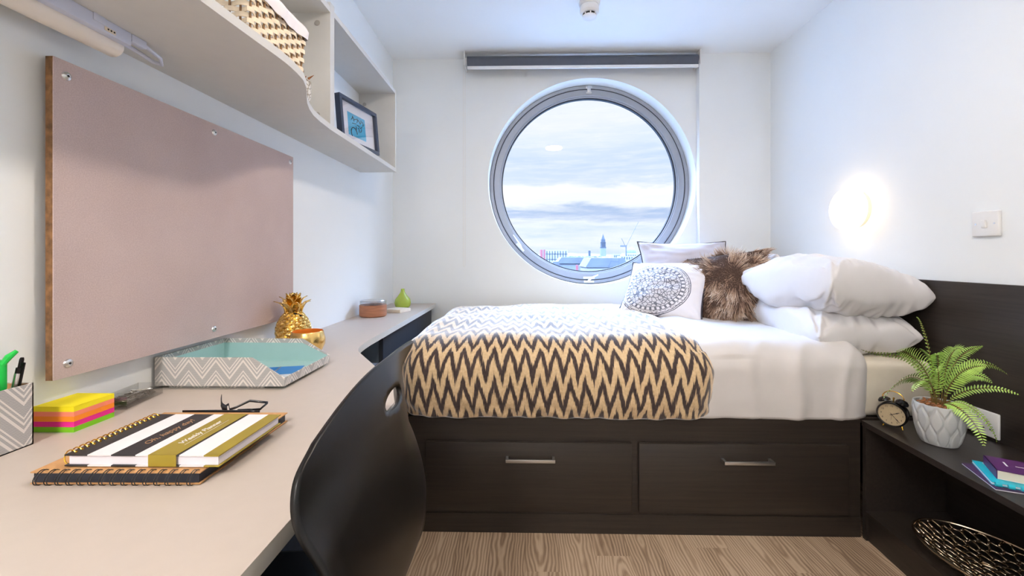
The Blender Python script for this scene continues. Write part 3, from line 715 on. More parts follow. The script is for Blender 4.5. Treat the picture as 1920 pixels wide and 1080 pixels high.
obj('outer_shell', lathe([(0, .001), (.026, .001), (.042, .012), (.052, .034), (.053, .05), (.048, .07), (.0465, .076), (.0455, .077)], 48, caps=False), m_goldh, gb)
obj('inner_lining', lathe([(.0455, .077), (.046, .066), (.050, .048), (.048, .03), (.036, .012), (0, .008)], 48, caps=False), m_goldin, gb)
# candle, cards, vase
cd = thing('wooden_jar', 'round walnut jar with glass top at the far end of the desk', 'jar', (-.80, 2.235, ZD))
obj('wooden_cup', lathe([(0, .001), (.064, .001), (.069, .006), (.069, .060), (.066, .062)], 48), m_walnut, cd)
obj('glass_rim', lathe([(.0655, .05), (.0665, .062), (.0665, .082), (.064, .082), (.064, .05)], 48, caps=False), m_clear, cd)
obj('lid', join(lathe([(0, .078), (.062, .078), (.0625, .082), (.06, .086), (0, .087)], 48)), m_chrome, cd)
cs = thing('match_box', 'flat cream box lying between the walnut jar and green vase', 'box', (-.725, 2.415, ZD), (0, 0, R(-20)))
obj('sleeve', box(-.045, .055, -.05, .05, .0005, .0185, .001), m_cream, cs)
obj('drawer', box(-.047, -.0451, -.047, .047, .002, .017), m_whitecard, cs)
gv = thing('bud_vase', 'lime green pear-shaped bud vase at the far end of the desk', 'vase', (-.738, 2.565, ZD))
obj('body', lathe([(0, .001), (.03, .001), (.044, .014), (.0485, .034), (.045, .054), (.031, .072), (.019, .088), (.0125, .100), (.0105, .110), (.0108, .117), (.009, .119), (.007, .118), (.007, .1)], 40, caps=False), m_limevase, gv)
obj('mouth', lathe([(.0068, .112), (.005, .1), (0, .098)], 16), m_leaf3, gv)

# ---------------------------------------------------------------- bed
bed = thing('bed_base', 'dark wooden bed base with two drawers below the round window', 'bed', (0, 0, 0))
BX0, BX1, BY0, ZB = -.452, 1.585, 1.645, .445
obj('carcass', join(box(BX0, 1.2755, BY0+.004, BY0+.024, .0, ZB), box(BX0, BX0+.02, BY0+.024, YP-.006, 0, ZB), box(BX0+.02, BX1, YP-.03, YP-.006, 0, ZB), box(BX0+.02, BX1, BY0+.024, YP-.03, ZB-.02, ZB)), m_wenge, bed)
obj('plinth', box(BX0+.006, 1.2755, BY0+.001, BY0+.0039, 0, .075), m_wenge, bed)
for (x0, x1) in ((-.38, .407), (.435, 1.22)):
    dr = obj('drawer', box(x0, x1, BY0-.014, BY0+.0038, .092, .354, .0012), m_wenge, bed)
    xc = (-.071+.113)/2 if x0 < 0 else (.742+.93)/2
    hw = .093
    obj('handle', join(box(xc-hw, xc+hw, BY0-.046, BY0-.038, .291, .303, .001), box(xc-hw, xc-hw+.010, BY0-.042, BY0-.0135, .291, .303, .001), box(xc+hw-.010, xc+hw, BY0-.042, BY0-.0135, .291, .303, .001)), m_chrome, dr)

hb = obj('headboard', box(1.586, XR-.0005, .30, YP-.006, .0, .973), m_wengey); tag(hb, 'dark wooden headboard panel fixed along the right wall', 'headboard')

def rounded(x0, x1, y0, y1, z0, z1, r, faces, n=(60, 40, 20), disp=None):
    """faces of a rounded block as one sheet; returns geometry and unrolled uv"""
    V, F, UV, key = [], [], [], {}
    def pt(x, y, z, u, v):
        q = Vector((x, y, z)); i = Vector((min(max(x, x0+r), x1-r), min(max(y, y0+r), y1-r), min(max(z, -9), z1-r)))
        k = (round(x, 5), round(y, 5), round(z, 5))
        if k in key: return key[k]
        dd = q-i
        if dd.length > 1e-9: nn = dd.normalized(); p = i+nn*r if dd.length > r*.999 or True else q
        else: nn = Vector((0, 0, 1)); p = q
        if disp: p = p+nn*disp(p, nn)
        key[k] = len(V); V.append(p); UV.append((u, v)); return key[k]
    nx, ny, nz = n
    lin = lambda a, b, m: [a+(b-a)*i/m for i in range(m+1)]
    X, Y, Z = lin(x0, x1, nx), lin(y0, y1, ny), lin(z0, z1, nz)
    if 'front' in faces:
        for j in range(nz):
            for i in range(nx): F.append([pt(X[a], y0, Z[b], X[a], z1-Z[b]) for a, b in ((i, j), (i+1, j), (i+1, j+1), (i, j+1))])
    if 'top' in faces:
        for j in range(ny):
            for i in range(nx): F.append([pt(X[a], Y[b], z1, X[a], -(Y[b]-y0)) for a, b in ((i, j), (i+1, j), (i+1, j+1), (i, j+1))])
    if 'left' in faces:
        for j in range(nz):
            for i in range(ny): F.append([pt(x0, Y[a], Z[b], x0-(Y[a]-y0), z1-Z[b]) for a, b in ((i+1, j), (i, j), (i, j+1), (i+1, j+1))])
    if 'right' in faces:
        for j in range(nz):
            for i in range(ny): F.append([pt(x1, Y[a], Z[b], x1+(Y[a]-y0), z1-Z[b]) for a, b in ((i, j), (i+1, j), (i+1, j+1), (i, j+1))])
    return (V, F), UV
V, F = box(BX0+.012, 1.578, 1.668, YP-.012, ZB+.001, .66, .03, 4)
mt = obj('mattress', (V, F), m_mattress); tag(mt, 'cream single mattress under the white duvet on the dark bed base', 'mattress')

def wr(p, s, a, off=0.0): return a*noise.noise(Vector((p.x*s[0]+off, p.y*s[1], p.z*s[2])))
def duvet_disp(p, nn):
    d_ = wr(p, (3, 3, 3), .012)+wr(p, (9, 5, 4), .006, 4)
    front = max(0, -nn.y)
    d_ += front*(wr(p, (13, 6, 3), .010, 9)-.35*max(0, .52-p.z)**1.0*.3)
    # long folds running in from the near right corner
    d_ += .010*max(0, sin((p.x*1.0-p.y*.9)*38+3*noise.noise(p*4)))**3*min(1, max(0, (p.x-.72)/.2))*(.4+.6*front)
    if nn.z > .5: d_ += .012*math.exp(-((p.x-.80)/.06)**2)
    return d_
gD, _ = rounded(-.466, 1.345, 1.636, YP-.014, .4465, .728, .10, ('front', 'top', 'left', 'right'), (110, 60, 26), duvet_disp)
dv = obj('duvet', gD, m_sheet, solid=.012, sharp=0); tag(dv, 'white cotton duvet spread over the mattress', 'duvet')
def throw_disp(p, nn):
    front = max(0, -nn.y); left = max(0, -nn.x)
    d_ = .005+.85*(wr(p, (3, 3, 3), .012)+wr(p, (9, 5, 4), .006, 4))+front*.012*math.sin(pi*min(1, max(0, (p.z-.44)/.28)))
    zb = max(0, .53-p.z)/.09; d_ -= (front+left)*.020*min(1, zb)**2
    d_ += front*.006*sin((p.x*1.0+p.z*1.4)*52+4*noise.noise(p*5))*min(1, zb+.15)
    if nn.z > .6: d_ += .010*noise.noise(Vector((p.x*5, p.y*9, 2)))+.02*math.exp(-((p.x-.25)/.4)**2-((p.y-2.5)/.35)**2)
    return d_
gT, uvT = rounded(-.508, .742, 1.618, YP-.010, .449, .746, .125, ('front', 'top', 'left'), (150, 90, 40), throw_disp)
# the right edge runs a little wavy
for i, v in enumerate(gT[0]):
    k = max(0, (v.x-.5)/.242); v.x += k*(.012*sin(v.y*9)+.03*max(0, v.y-2.2)*-1.2+.006*sin(v.z*22))
tw = obj('throw_blanket', gT, m_ikat, uv=uvT, solid=.010, sharp=0); tag(tw, 'cream and brown zigzag throw blanket over the foot of the bed', 'blanket')
ts = []
random.seed(5)
m_yarn = M('tan_yarn', (166, 138, 100), .9)
for k in range(10):
    y = 1.70+k*.05; z0 = .452; ts = []
    for q in range(7):
        a = random.uniform(-.012, .012); b = random.uniform(-.012, .012); ts.append(tube([(-.498, y, z0), (-.502+a*.4, y+b*.4, z0-.02), (-.504+a, y+b, z0-.055)], .0022, 5))
    obj('tassel', join(*ts), m_yarn, tw)

def pillow(L, Wd, T, n=40, pinch=.05, wa=.012, seed=0, pw=.5, droop=0):
    def side(sg):
        def fn(u, v):
            a, b = u*2-1, v*2-1
            x = a*L/2*(1-pinch*(1-b*b)**1.0*abs(a)**4); y = b*Wd/2*(1-pinch*(1-a*a)**1.0*abs(b)**4)
            e = max(0, (1-a**2))**pw*max(0, (1-b**2))**pw
            z = sg*T/2*e
            q = Vector((x*5+seed, y*5, sg*2+seed)); q2 = Vector((x*14+seed, y*14, sg))
            ed = 1-abs(a*b)
            q3 = Vector((x*7+seed, y*22, seed)); z += sg*min(1, e*3)*wa*(noise.noise(q)+.5*noise.noise(q2)+.45*(1-2*abs(noise.noise(q3))))
            # creases that fan out from the corners
            ca = math.atan2(1-abs(b)+.05, 1-abs(a)+.05); rr = sqrt((1-abs(a))**2+(1-abs(b))**2)
            z += sg*wa*.55*sin(ca*14+seed)*math.exp(-(rr/.5)**2)*min(1, e*4)
            z -= droop*(a*a)
            return (x, y, z)
        return grid(n, n, fn)
    A, B = side(1), side(-1)
    V, F = join(A, B); UV = [((i % n)/(n-1), ((i//n) % n)/(n-1)) for i in range(len(V))]
    bm = bmesh.new(); vs = [bm.verts.new(v) for v in V]; ul = {}
    for f in F: bm.faces.new([vs[i] for i in f])
    for i, v in enumerate(vs): ul[v] = UV[i]
    bmesh.ops.remove_doubles(bm, verts=bm.verts, dist=1e-5)
    bm.verts.index_update(); VV = list(bm.verts); r = ([v.co.copy() for v in VV], [[v.index for v in f.verts] for f in bm.faces]), [ul[v] for v in VV]; bm.free(); return r
def pil(name, label, mat, loc, rot, L, Wd, T, seed, cat='pillow', group=None, par=None, **k):
    gg_, uv_ = pillow(L, Wd, T, seed=seed, **k)
    o = obj(name, gg_, mat, sharp=0, uv=uv_, sub=1); o.location = loc; o.rotation_euler = rot; return tag(o, label, cat, group)
pil('pillow', 'white bed pillow lying lowest against the dark headboard', m_pillow, (1.372, 2.05, .765), (0, R(-3), R(90-2)), .70, .40, .22, 1.3, n=80, wa=.026, pw=.36)
pil('pillow', 'plump white pillow on top of the other by the headboard', m_pillow, (1.365, 2.005, .925), (R(8), R(2), R(90+3)), .68, .42, .27, 4.1, n=80, wa=.026, pw=.36)
pil('pillow', 'white pillow standing in the far corner behind the stack', m_pillow, (1.470, 2.60, .90), (R(4), R(70), R(0)), .40, .44, .17, 7.7, wa=.01)

# cushions
def cushion(name, label, loc, rot, L, T, mat, seed, wa=.010, Wd=None):
    Wd = Wd or L
    t = thing(name, label, 'cushion', loc, rot)
    gg_, uv_ = pillow(L, Wd, T, seed=seed, n=48, wa=wa, pinch=.09, pw=.55)
    obj('cover', gg_, mat, t, uv=uv_, sharp=0)
    P = []
    for k in range(160):
        s = k/40; i = int(s); f = (s-i)*2-1
        a, b = [(f, -1), (1, f), (-f, 1), (-1, -f)][i]
        x = a*L/2*(1-.09*(1-b*b)*abs(a)**4); y = b*Wd/2*(1-.09*(1-a*a)*abs(b)**4); P.append((x, y, 0))
    return t, P
cu, P = cushion('cushion', 'pale lilac cushion leaning below the round window', (.992, 2.655, .962), (R(66), 0, R(-3)), .55, .15, m_lilac, 2.2, Wd=.43)
obj('piping', tube(P, .0035, 6, closed=True), m_piping, cu)
cu, P = cushion('cushion', 'white cushion printed with a dark round medallion', (.795, 2.455, .872), (R(50), R(0), R(-36)), .47, .15, m_medal, 5.2, Wd=.40)
obj('piping', tube(P, .0055, 6, closed=True), m_piping, cu)

fc = thing('fur_cushion', 'shaggy brown fur cushion between the medallion cushion and white pillows', 'cushion', (1.145, 2.36, .915), (R(60), R(-8), R(-10)))
fg, fuv = pillow(.41, .38, .15, n=44, seed=3, pinch=.06, pw=.55)
fo = obj('cover', fg, M('fur_backing', (70, 50, 38), .9), fc, sharp=0)
random.seed(11)
me = fo.data; HV, HF, HU = [], [], []
polys = [(p_.center.copy(), p_.normal.copy(), p_.area) for p_ in me.polygons]
tot = sum(a for _, _, a in polys)
for c, nn, ar in polys:
    if nn.z < -.3: cnt = int(ar/tot*5000)+1
    else: cnt = int(ar/tot*26000)+1
    for k in range(cnt):
        b = c+Vector((random.uniform(-.006, .006), random.uniform(-.006, .006), 0))
        fl = noise.noise_vector(b*9)*.55+noise.noise_vector(b*26)*.55
        rad_ = Vector((b.x, b.y, 0)); rad_ = rad_.normalized() if rad_.length > .01 else Vector((0, 1, 0))
        dr = (nn*.34+rad_*.7+fl+Vector((.1, -.35, 0))).normalized(); L_ = random.uniform(.030, .060)
        w = random.uniform(.0007, .0014); sd_ = dr.cross(nn); sd_ = sd_.normalized() if sd_.length > .01 else Vector((1, 0, 0))
        curl = noise.noise_vector(b*40)*.4
        tone = min(1, max(0, .52+1.3*noise.noise(Vector((b.x*48, b.y*20, 5)))+.8*noise.noise(b*12)+random.uniform(-.2, .2)+.1+b.y*.8))
        o0 = len(HV); p = b-nn*.002
        for s in range(4):
            f = s/3; q = p+dr*L_*f+curl*L_*.5*f*f-nn*L_*.15*f*f
            ww = w*(1-f*.6); HV.append(q-sd_*ww); HV.append(q+sd_*ww); HU += [(tone, f), (tone, f)]
        for s in range(3): HF.append([o0+s*2, o0+s*2+1, o0+s*2+3, o0+s*2+2])
obj('fur', (HV, HF), m_fur, fc, uv=HU, sharp=0, fix=False)

# ---------------------------------------------------------------- bedside unit
bs = thing('bedside_unit', 'low dark wooden bedside shelf unit along the right wall', 'shelf unit', (0, 0, 0))
sx0, sx1, sy0, sy1 = 1.277, 1.5855, .30, 1.644
def fx(y, o=0.0): return sx0+o-(sy1-y)*.075
def slab(o, y0, y1, z0, z1, back=None): return prism([(fx(y0, o), y0), (sx1 if back is None else fx(y0, o+back), y0), (sx1 if back is None else fx(y1, o+back), y1), (fx(y1, o), y1)], z0, z1)
obj('top_board', slab(0, sy0, sy1, .425, .445), m_wengey, bs)
obj('end_panel', slab(.004, sy1-.018, sy1, 0, .4249), m_wengey, bs)
obj('end_panel', slab(.004, sy0, sy0+.018, 0, .4249), m_wengey, bs)
obj('lower_shelf', slab(.002, sy0+.0181, sy1-.0181, .093, .111), m_wengey, bs)
obj('plinth', slab(.012, sy0+.0181, sy1-.0181, 0, .0929, .018), m_wengey, bs)
obj('back_panel', box(sx1-.012, sx1-.0005, sy0+.0181, sy1-.0181, .1112, .4249), m_wengey, bs)

so = thing('wall_socket', 'white double power socket behind the fern on the headboard', 'socket', (1.5857, 1.525, .496))
obj('plate', box(-.009, 0, -.073, .073, -.043, .043, .004, 3), m_white, so)
for sy in (-.037, .037):
    obj('socket_holes', join(box(-.0096, -.0089, sy-.002, sy+.002, -.002, .008), box(-.0096, -.0089, sy-.013, sy-.008, -.018, -.0145), box(-.0096, -.0089, sy+.008, sy+.013, -.018, -.0145)), m_socketin, so)
    obj('rocker', xf(box(-.006, 0, -.006, .006, -.010, .010, .0015), TR((-.0085, sy*.42, .024), (0, R(-8), 0))), m_white, so)

# clock
ck = thing('alarm_clock', 'small black twin-bell alarm clock beside the fern pot', 'clock', (1.332, 1.572, .445), (0, 0, R(-52)))
RC = .044; zc = .052
def faceX(p): return [Vector((v.z, v.x, v.y)) for v in p[0]], p[1]     # lathe axis -> +x ; the dial looks along -y
def faceY(p): return [Vector((v.x, -v.z, v.y+zc)) for v in p[0]], p[1]
obj('case', faceY(lathe([(0, -.034), (.030, -.034), (.042, -.026), (RC, -.012), (RC, .016), (RC-.002, .019), (.0385, .018), (.0385, .0125)], 40, caps=False)), m_blackgloss, ck)
dl = obj('dial', faceY(lathe([(.0386, .0125), (.0, .0128)], 40)), m_dial, ck)
for k in range(12):
    a = pi/2-(k+1)*pi/6
    text(str(k+1), .0085, m_ink, 'numeral', dl, Matrix.Translation((.030*cos(a), -.0131, zc+.030*sin(a))) @ Matrix.Rotation(pi/2, 4, 'X'))
def hand(a, L, w): 
    return xf(join(box(-w, w, -.0142, -.0137, -.006, L), box(-w*1.8, w*1.8, -.0143, -.0137, L*.55, L*.8)), Matrix.Translation((0, 0, zc)) @ Matrix.Rotation(a, 4, 'Y'))
obj('hour_hand', hand(R(62), .024, .0010), m_ink, ck); obj('minute_hand', hand(R(138), .032, .0008), m_ink, ck)
obj('second_hand', xf(box(-.0003, .0003, -.0147, -.0144, -.004, .02), Matrix.Translation((0, 0, zc)) @ Matrix.Rotation(R(186), 4, 'Y')), m_ink, ck)
obj('glass', faceY(lathe([(.0384, .0165), (.02, .0172), (0, .0175)], 32)), m_clear, ck)
for sx in (-.024, .024):
    obj('bell', xf(lathe([(.019, 0), (.018, .006), (.012, .012), (.004, .0145), (0, .015)], 28), TR((sx, .006, zc+.041), (0, R(22 if sx > 0 else -22), 0))), m_blackgloss, ck)
    obj('bell_post', tube([(sx*.9, .006, zc+.036), (sx*1.27, .006, zc+.06)], .0016, 8), m_brass, ck)
    obj('foot', tube([(sx*.95, .004, zc-.036), (sx*1.15, .0, .001)], [.003, .002], 8), m_brass, ck)
obj('carry_handle', tube([(.030*cos(q)*1.0, .006, zc+.054+.026*sin(q)) for q in [pi*i/14 for i in range(15)]], .0016, 8), m_brass, ck)
obj('hammer', tube([(0, .006, zc+.042), (.002, .006, zc+.058)], [.0018, .003], 8), m_brass, ck)

# fern
PX, PY = 1.383, 1.452
fn_ = thing('potted_fern', 'green fern in a wavy grey pot on the bedside unit', 'plant', (PX, PY, .445))
def pot_fn(u, v):
    th = u*2*pi; z = v*.132
    r = .046+.020*sin(min(1, v*1.1)*pi*.55)**.9
    K = 11; ph = K*th
    amp = .0042*min(1, v*8)*min(1, (1-v)*9)
    m1 = abs(sin(ph/2+.8*sin(v*7.5))); m2 = abs(sin(ph/2-.8*sin(v*7.5)+pi/2)); r += amp*(1.5*min(1, 2.2*min(m1, m2))-.9)
    return (r*cos(th), r*sin(th), z+.001)
gV, gF = grid(209, 46, pot_fn); n0 = len(gV); gV.append(Vector((0, 0, .001))); gF += [[n0, i+1, i] for i in range(208)]
obj('pot', (gV, gF), m_glaze, fn_, solid=.005, sharp=0)
gS = grid(25, 12, lambda u, v: ((.056*v)*cos(u*2*pi), (.056*v)*sin(u*2*pi), .118+.008*(1-v)+.004*noise.noise(Vector((v*9*cos(u*6.28), v*9*sin(u*6.28), 1)))))
chips = []
random.seed(21)
for k in range(110):
    a, r = random.uniform(0, 6.28), .053*sqrt(random.random()); chips.append(xf(box(-.006, .006, -.0035, .0035, -.0015, .0015, .0006), TR((r*cos(a), r*sin(a), .127+random.random()*.004), (random.uniform(-.7, .7), random.uniform(-.7, .7), random.uniform(0, 6)))))
so_ = obj('bark_chips', join(gS, *chips), m_soil, fn_); so_['kind'] = 'stuff'
def bez(p0, p1, p2, p3, t): s = 1-t; return p0*s**3+p1*3*s*s*t+p2*3*s*t*t+p3*t**3
def frond(tip, up, w, mat, tw=0.0, droop=.0, npair=24, start=None, c2=None, bare=.12):
    p0 = start or Vector((tip.x*.08, tip.y*.08, .122)); hz = Vector((tip.x, tip.y, 0))
    p1 = p0+hz*.12+Vector((0, 0, up)); p2 = c2 or (tip-hz*.30+Vector((0, 0, droop)))
    pts = [bez(p0, p1, p2, tip, i/40) for i in range(41)]
    fr_ = obj('frond', tube(pts, [.0016*(1-.7*i/40) for i in range(41)], 6), m_stem, fn_)
    lv_ = []
    for k in range(npair):
        t = bare+(1-bare)*k/npair; p = bez(p0, p1, p2, tip, t); q = bez(p0, p1, p2, tip, min(1, t+.01)); T = (q-p).normalized()
        Sd = T.cross(Vector((0, 0, 1))); Sd = Sd.normalized() if Sd.length > .05 else Vector((1, 0, 0))
        Sd = (Matrix.Rotation(tw+.4*sin(t*3), 4, T) @ Sd); Nn = Sd.cross(T)
        env = min(1, (t-bare+.03)*7)*(1-(t)**3)**.8
        L_ = w*1.15*env*random.uniform(.9, 1.08); hw = .0034*(.5+.5*env)
        for sg in (-1, 1):
            D_ = (Sd*sg+T*.38).normalized(); b = [p, p+D_*L_*.25+T*hw*.9+Nn*.002, p+D_*L_*.7+T*hw*.7, p+D_*L_-Nn*L_*.12, p+D_*L_*.7-T*hw*.5, p+D_*L_*.25-T*hw*.8+Nn*.002]
            lv_.append(([v.copy() for v in b], [[0, 1, 5], [1, 2, 4, 5], [2, 3, 4]]))
    obj('leaflets', join(*lv_), mat, fr_, sharp=0, fix=False)
random.seed(4)
def loc_(x, y, z): return Vector((x-PX, y-PY, z-.445))
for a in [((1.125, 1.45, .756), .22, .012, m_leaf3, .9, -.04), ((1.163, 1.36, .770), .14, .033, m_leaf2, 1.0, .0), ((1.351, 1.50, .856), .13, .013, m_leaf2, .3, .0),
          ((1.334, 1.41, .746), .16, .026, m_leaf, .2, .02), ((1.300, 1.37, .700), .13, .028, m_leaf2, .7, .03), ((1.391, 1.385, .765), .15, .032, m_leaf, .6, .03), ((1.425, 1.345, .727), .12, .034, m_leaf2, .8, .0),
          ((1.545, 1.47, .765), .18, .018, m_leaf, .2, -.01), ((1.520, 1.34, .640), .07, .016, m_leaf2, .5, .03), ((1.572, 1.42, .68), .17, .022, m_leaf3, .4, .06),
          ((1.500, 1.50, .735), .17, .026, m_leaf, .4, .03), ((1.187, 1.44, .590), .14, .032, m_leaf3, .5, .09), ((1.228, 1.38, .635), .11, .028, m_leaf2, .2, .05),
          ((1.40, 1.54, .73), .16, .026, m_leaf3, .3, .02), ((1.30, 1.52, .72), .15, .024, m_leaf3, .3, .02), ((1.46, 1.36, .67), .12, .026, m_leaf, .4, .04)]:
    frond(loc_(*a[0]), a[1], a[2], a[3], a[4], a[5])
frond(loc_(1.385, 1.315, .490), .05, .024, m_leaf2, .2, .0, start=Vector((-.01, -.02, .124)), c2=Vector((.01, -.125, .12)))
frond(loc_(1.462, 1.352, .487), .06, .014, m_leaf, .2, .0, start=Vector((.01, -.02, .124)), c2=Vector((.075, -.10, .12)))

# books on the bedside unit
b1 = thing('booklet', 'thin dark purple booklet lowest in the pile on the bedside unit', 'booklet', (1.252, 1.160, .4455), (0, 0, R(-21)))
obj('cover', box(0, .20, 0, .155, .0030, .0042), m_purpled, b1); obj('pages', box(.001, .199, .001, .154, 0, .0029), m_paper, b1)
b2 = thing('notebook', 'turquoise wire-bound notebook in the middle of the bedside pile', 'notebook', (1.263, 1.180, .4502), (0, 0, R(-31)))
obj('cover', box(.0, .18, .0, .145, .0066, .0076), m_tealbook, b2); obj('pages', box(.001, .179, .003, .144, .001, .0065), m_paper, b2); obj('back_cover', box(0, .18, 0, .145, 0, .0009), m_tealbook, b2)
obj('cover_motif', join(*[box(.02+.03*(k % 5), .036+.03*(k % 5), .085+.02*(k//5), .098+.02*(k//5), .0077, .0079) for k in range(15)]), m_whitecard, b2)
obj('cover_motif', join(*[box(.02+.028*k, .04+.028*k, .045, .075, .0077, .0079) for k in range(5)]), m_orange, b2)
sp = []
for k in range(7):
    x = .012+k*.024; sp.append(xf(lathe([(.0062, -.006), (.0066, 0), (.0062, .006)], 14), Matrix.Translation((x, -.002, .0046)) @ Matrix.Rotation(pi/2, 4, 'Y')))
obj('wire_loops', join(*sp), m_tealbook, b2)
b3 = thing('book', 'purple and white paperback on top of the bedside pile', 'book', (1.292, 1.195, .4587), (0, 0, R(-33)))
bw, bd_ = .20, .105; bt = .024
obj('pages', box(.001, bw, .001, bd_-.001, .0012, bt-.0012), m_cream, b3)
obj('cover', join(box(0, .085, 0, bd_, bt-.0011, bt), box(0, .002, 0, bd_, 0, bt)), m_purple, b3)
obj('cover_stripe', box(.0851, .091, 0, bd_, bt-.0011, bt), m_orange, b3)
obj('cover_front', box(.0911, bw, 0, bd_, bt-.0011, bt), m_whitecard, b3); obj('back_cover', box(.0021, bw, 0, bd_, 0, .0011), m_whitecard, b3)
obj('printed_marks', join(box(.03, .034, .045, .075, bt, bt+.0002), box(.05, .072, .053, .056, bt, bt+.0002)), m_whitecard, b3)
obj('printed_motif', join(*[box(.115+.012*(k % 4), .121+.012*(k % 4), .03+.015*(k//4), .038+.015*(k//4), bt, bt+.0002) for k in range(10)]), m_ink, b3)

# open-weave dish
ds = thing('lattice_dish', 'oval open lattice metal dish on the lower bedside shelf', 'dish', (1.405, 1.275, .1112), (0, 0, R(10)))
DA, DB = .148, .225
def dish(x, y):
    r = sqrt(x*x+y*y); return Vector((x*DA, y*DB, .006+.045*r**2.6))
random.seed(9); hexes = {}; tb = []
sc = .092
def jit(ix, iy):
    k = (round(ix, 3), round(iy, 3))
    if k not in hexes: hexes[k] = (ix+random.uniform(-.30, .30)*sc, iy+random.uniform(-.30, .30)*sc)
    return hexes[k]
for i in range(-14, 15):
    for j in range(-14, 15):
        cx = sc*1.5*i; cy = sc*sqrt(3)*(j+.5*(i % 2))
        for k in range(3):
            a0, a1 = pi/3*k, pi/3*(k+1)
            P0 = jit(cx+sc*cos(a0), cy+sc*sin(a0)); P1 = jit(cx+sc*cos(a1), cy+sc*sin(a1))
            if max(P0[0]**2+P0[1]**2, P1[0]**2+P1[1]**2) > 1.0: continue
            mx, my = (P0[0]+P1[0])/2+random.uniform(-.012, .012), (P0[1]+P1[1])/2+random.uniform(-.012, .012)
            tb.append(tube([dish(*P0), dish(mx, my), dish(*P1)], [.0044, .0032, .0044], 6, flat=.8))
obj('lattice', join(*tb), m_dishm, ds, sharp=0)
obj('rim', tube([dish(cos(2*pi*k/90), sin(2*pi*k/90)) for k in range(90)], .004, 8, closed=True), m_dishm, ds)
obj('foot_ring', tube([(.35*DA*cos(2*pi*k/50), .35*DB*sin(2*pi*k/50), .0036) for k in range(50)], .0034, 8, closed=True), m_dishm, ds)

# ---------------------------------------------------------------- chair
ch = thing('desk_chair', 'black moulded plastic chair with a slot handle pushed up to the desk', 'chair', (0, 0, 0))
def cat(tab, s):     # smooth interpolation in a table of (s, values...)
    for k in range(len(tab)-1):
        if s <= tab[k+1][0]: break
    a, b = tab[k], tab[k+1]; f = (s-a[0])/(b[0]-a[0]); pm = tab[max(0, k-1)]; nx = tab[min(len(tab)-1, k+2)]
    out = []
    for i in range(1, len(a)):
        m0 = (b[i]-pm[i])/max(1e-6, b[0]-pm[0])*(b[0]-a[0]); m1 = (nx[i]-a[i])/max(1e-6, nx[0]-a[0])*(b[0]-a[0])
        out.append((2*f**3-3*f*f+1)*a[i]+(f**3-2*f*f+f)*m0+(-2*f**3+3*f*f)*b[i]+(f**3-f*f)*m1)
    return out
CEN = [(0, -.222, .905), (.12, -.205, .855), (.3, -.185, .75), (.45, -.180, .655), (.56, -.190, .575), (.66, -.225, .50), (.74, -.30, .455), (.86, -.45, .448), (.95, -.56, .45), (1, -.60, .43)]
FAR = [(0, -.240, .888, .905), (.12, -.276, .80, .905), (.3, -.268, .70, .90), (.45, -.242, .605, .90), (.56, -.230, .53, .90), (.66, -.250, .46, .895), (.74, -.30, .445, .89), (.86, -.45, .452, .88), (.95, -.56, .455, .86), (1, -.60, .435, .83)]
NEA = [(0, -.222, .872, .445), (.06, -.221, .852, .408), (.12, -.215, .818, .395), (.22, -.192, .77, .392), (.35, -.174, .68, .398), (.45, -.170, .60, .41), (.56, -.175, .53, .41), (.66, -.20, .465, .41), (.74, -.30, .445, .415), (.86, -.45, .452, .425), (.95, -.56, .455, .45), (1, -.60, .435, .48)]
def shell(t, s):
    c = cat(CEN, s); e = cat(FAR if t > 0 else NEA, s); k = abs(t); ym = .655
    w = k**(1.6+2.0*min(1, max(0, (s-.25)/.2)) if t > 0 else 2.3)
    x = c[0]+(e[0]-c[0])*w; z = c[1]+(e[1]-c[1])*k**2.0
    y = ym+(e[2]-ym)*k
    lip = max(0, (k-.86)/.14); q = min(1, max(0, (s-.1)/.3)); x += .018*lip**1.5*q*q*(3-2*q)*(1 if s < .7 else max(0, 1-(s-.7)*6))
    return Vector((x, y, z))
NU, NV = 91, 111
gV, gF = grid(NU, NV, lambda u, v: shell(u*2-1, v))
hc, hr = (.01, .130), (.18, .025)       # handle slot centre and radii in (t, s)
def hq(i): 
    t, s = (i % NU)/(NU-1)*2-1, (i//NU)/(NV-1); return (t-hc[0])/hr[0], (s-hc[1])/hr[1]
ins = [hq(i)[0]**2+hq(i)[1]**2 < 1 for i in range(len(gV))]
keep = [f for f in gF if not any(ins[i] for i in f)]
gone = set(i for f in gF if any(ins[i] for i in f) for i in f)
for i in gone:
    if not ins[i]:
        a, b = hq(i); q = sqrt(a*a+b*b); gV[i] = shell(hc[0]+a/q*hr[0], hc[1]+b/q*hr[1])
used = sorted(set(i for f in keep for i in f)); ren = {i: k for k, i in enumerate(used)}
cs_ = obj('seat_shell', ([gV[i] for i in used], [[ren[i] for i in f] for f in keep]), m_black, ch, solid=.007, sharp=0, off=0)
for (x, y, fx, fy) in ((-.27, .46, -.20, .43), (-.27, .84, -.20, .87), (-.50, .47, -.56, .44), (-.50, .83, -.56, .86)):
    obj('leg', tube([(x, y, .44), ((x+fx)/2, (y+fy)/2, .22), (fx, fy, .012)], .011, 12), m_black, ch)
    obj('foot_cap', cyl((fx, fy, 0), .014, .02, 'z', 14), m_black, ch)
obj('under_frame', join(tube([(-.27, .46, .435), (-.27, .84, .435)], .010, 10), tube([(-.50, .47, .435), (-.50, .83, .435)], .010, 10)), m_black, ch)

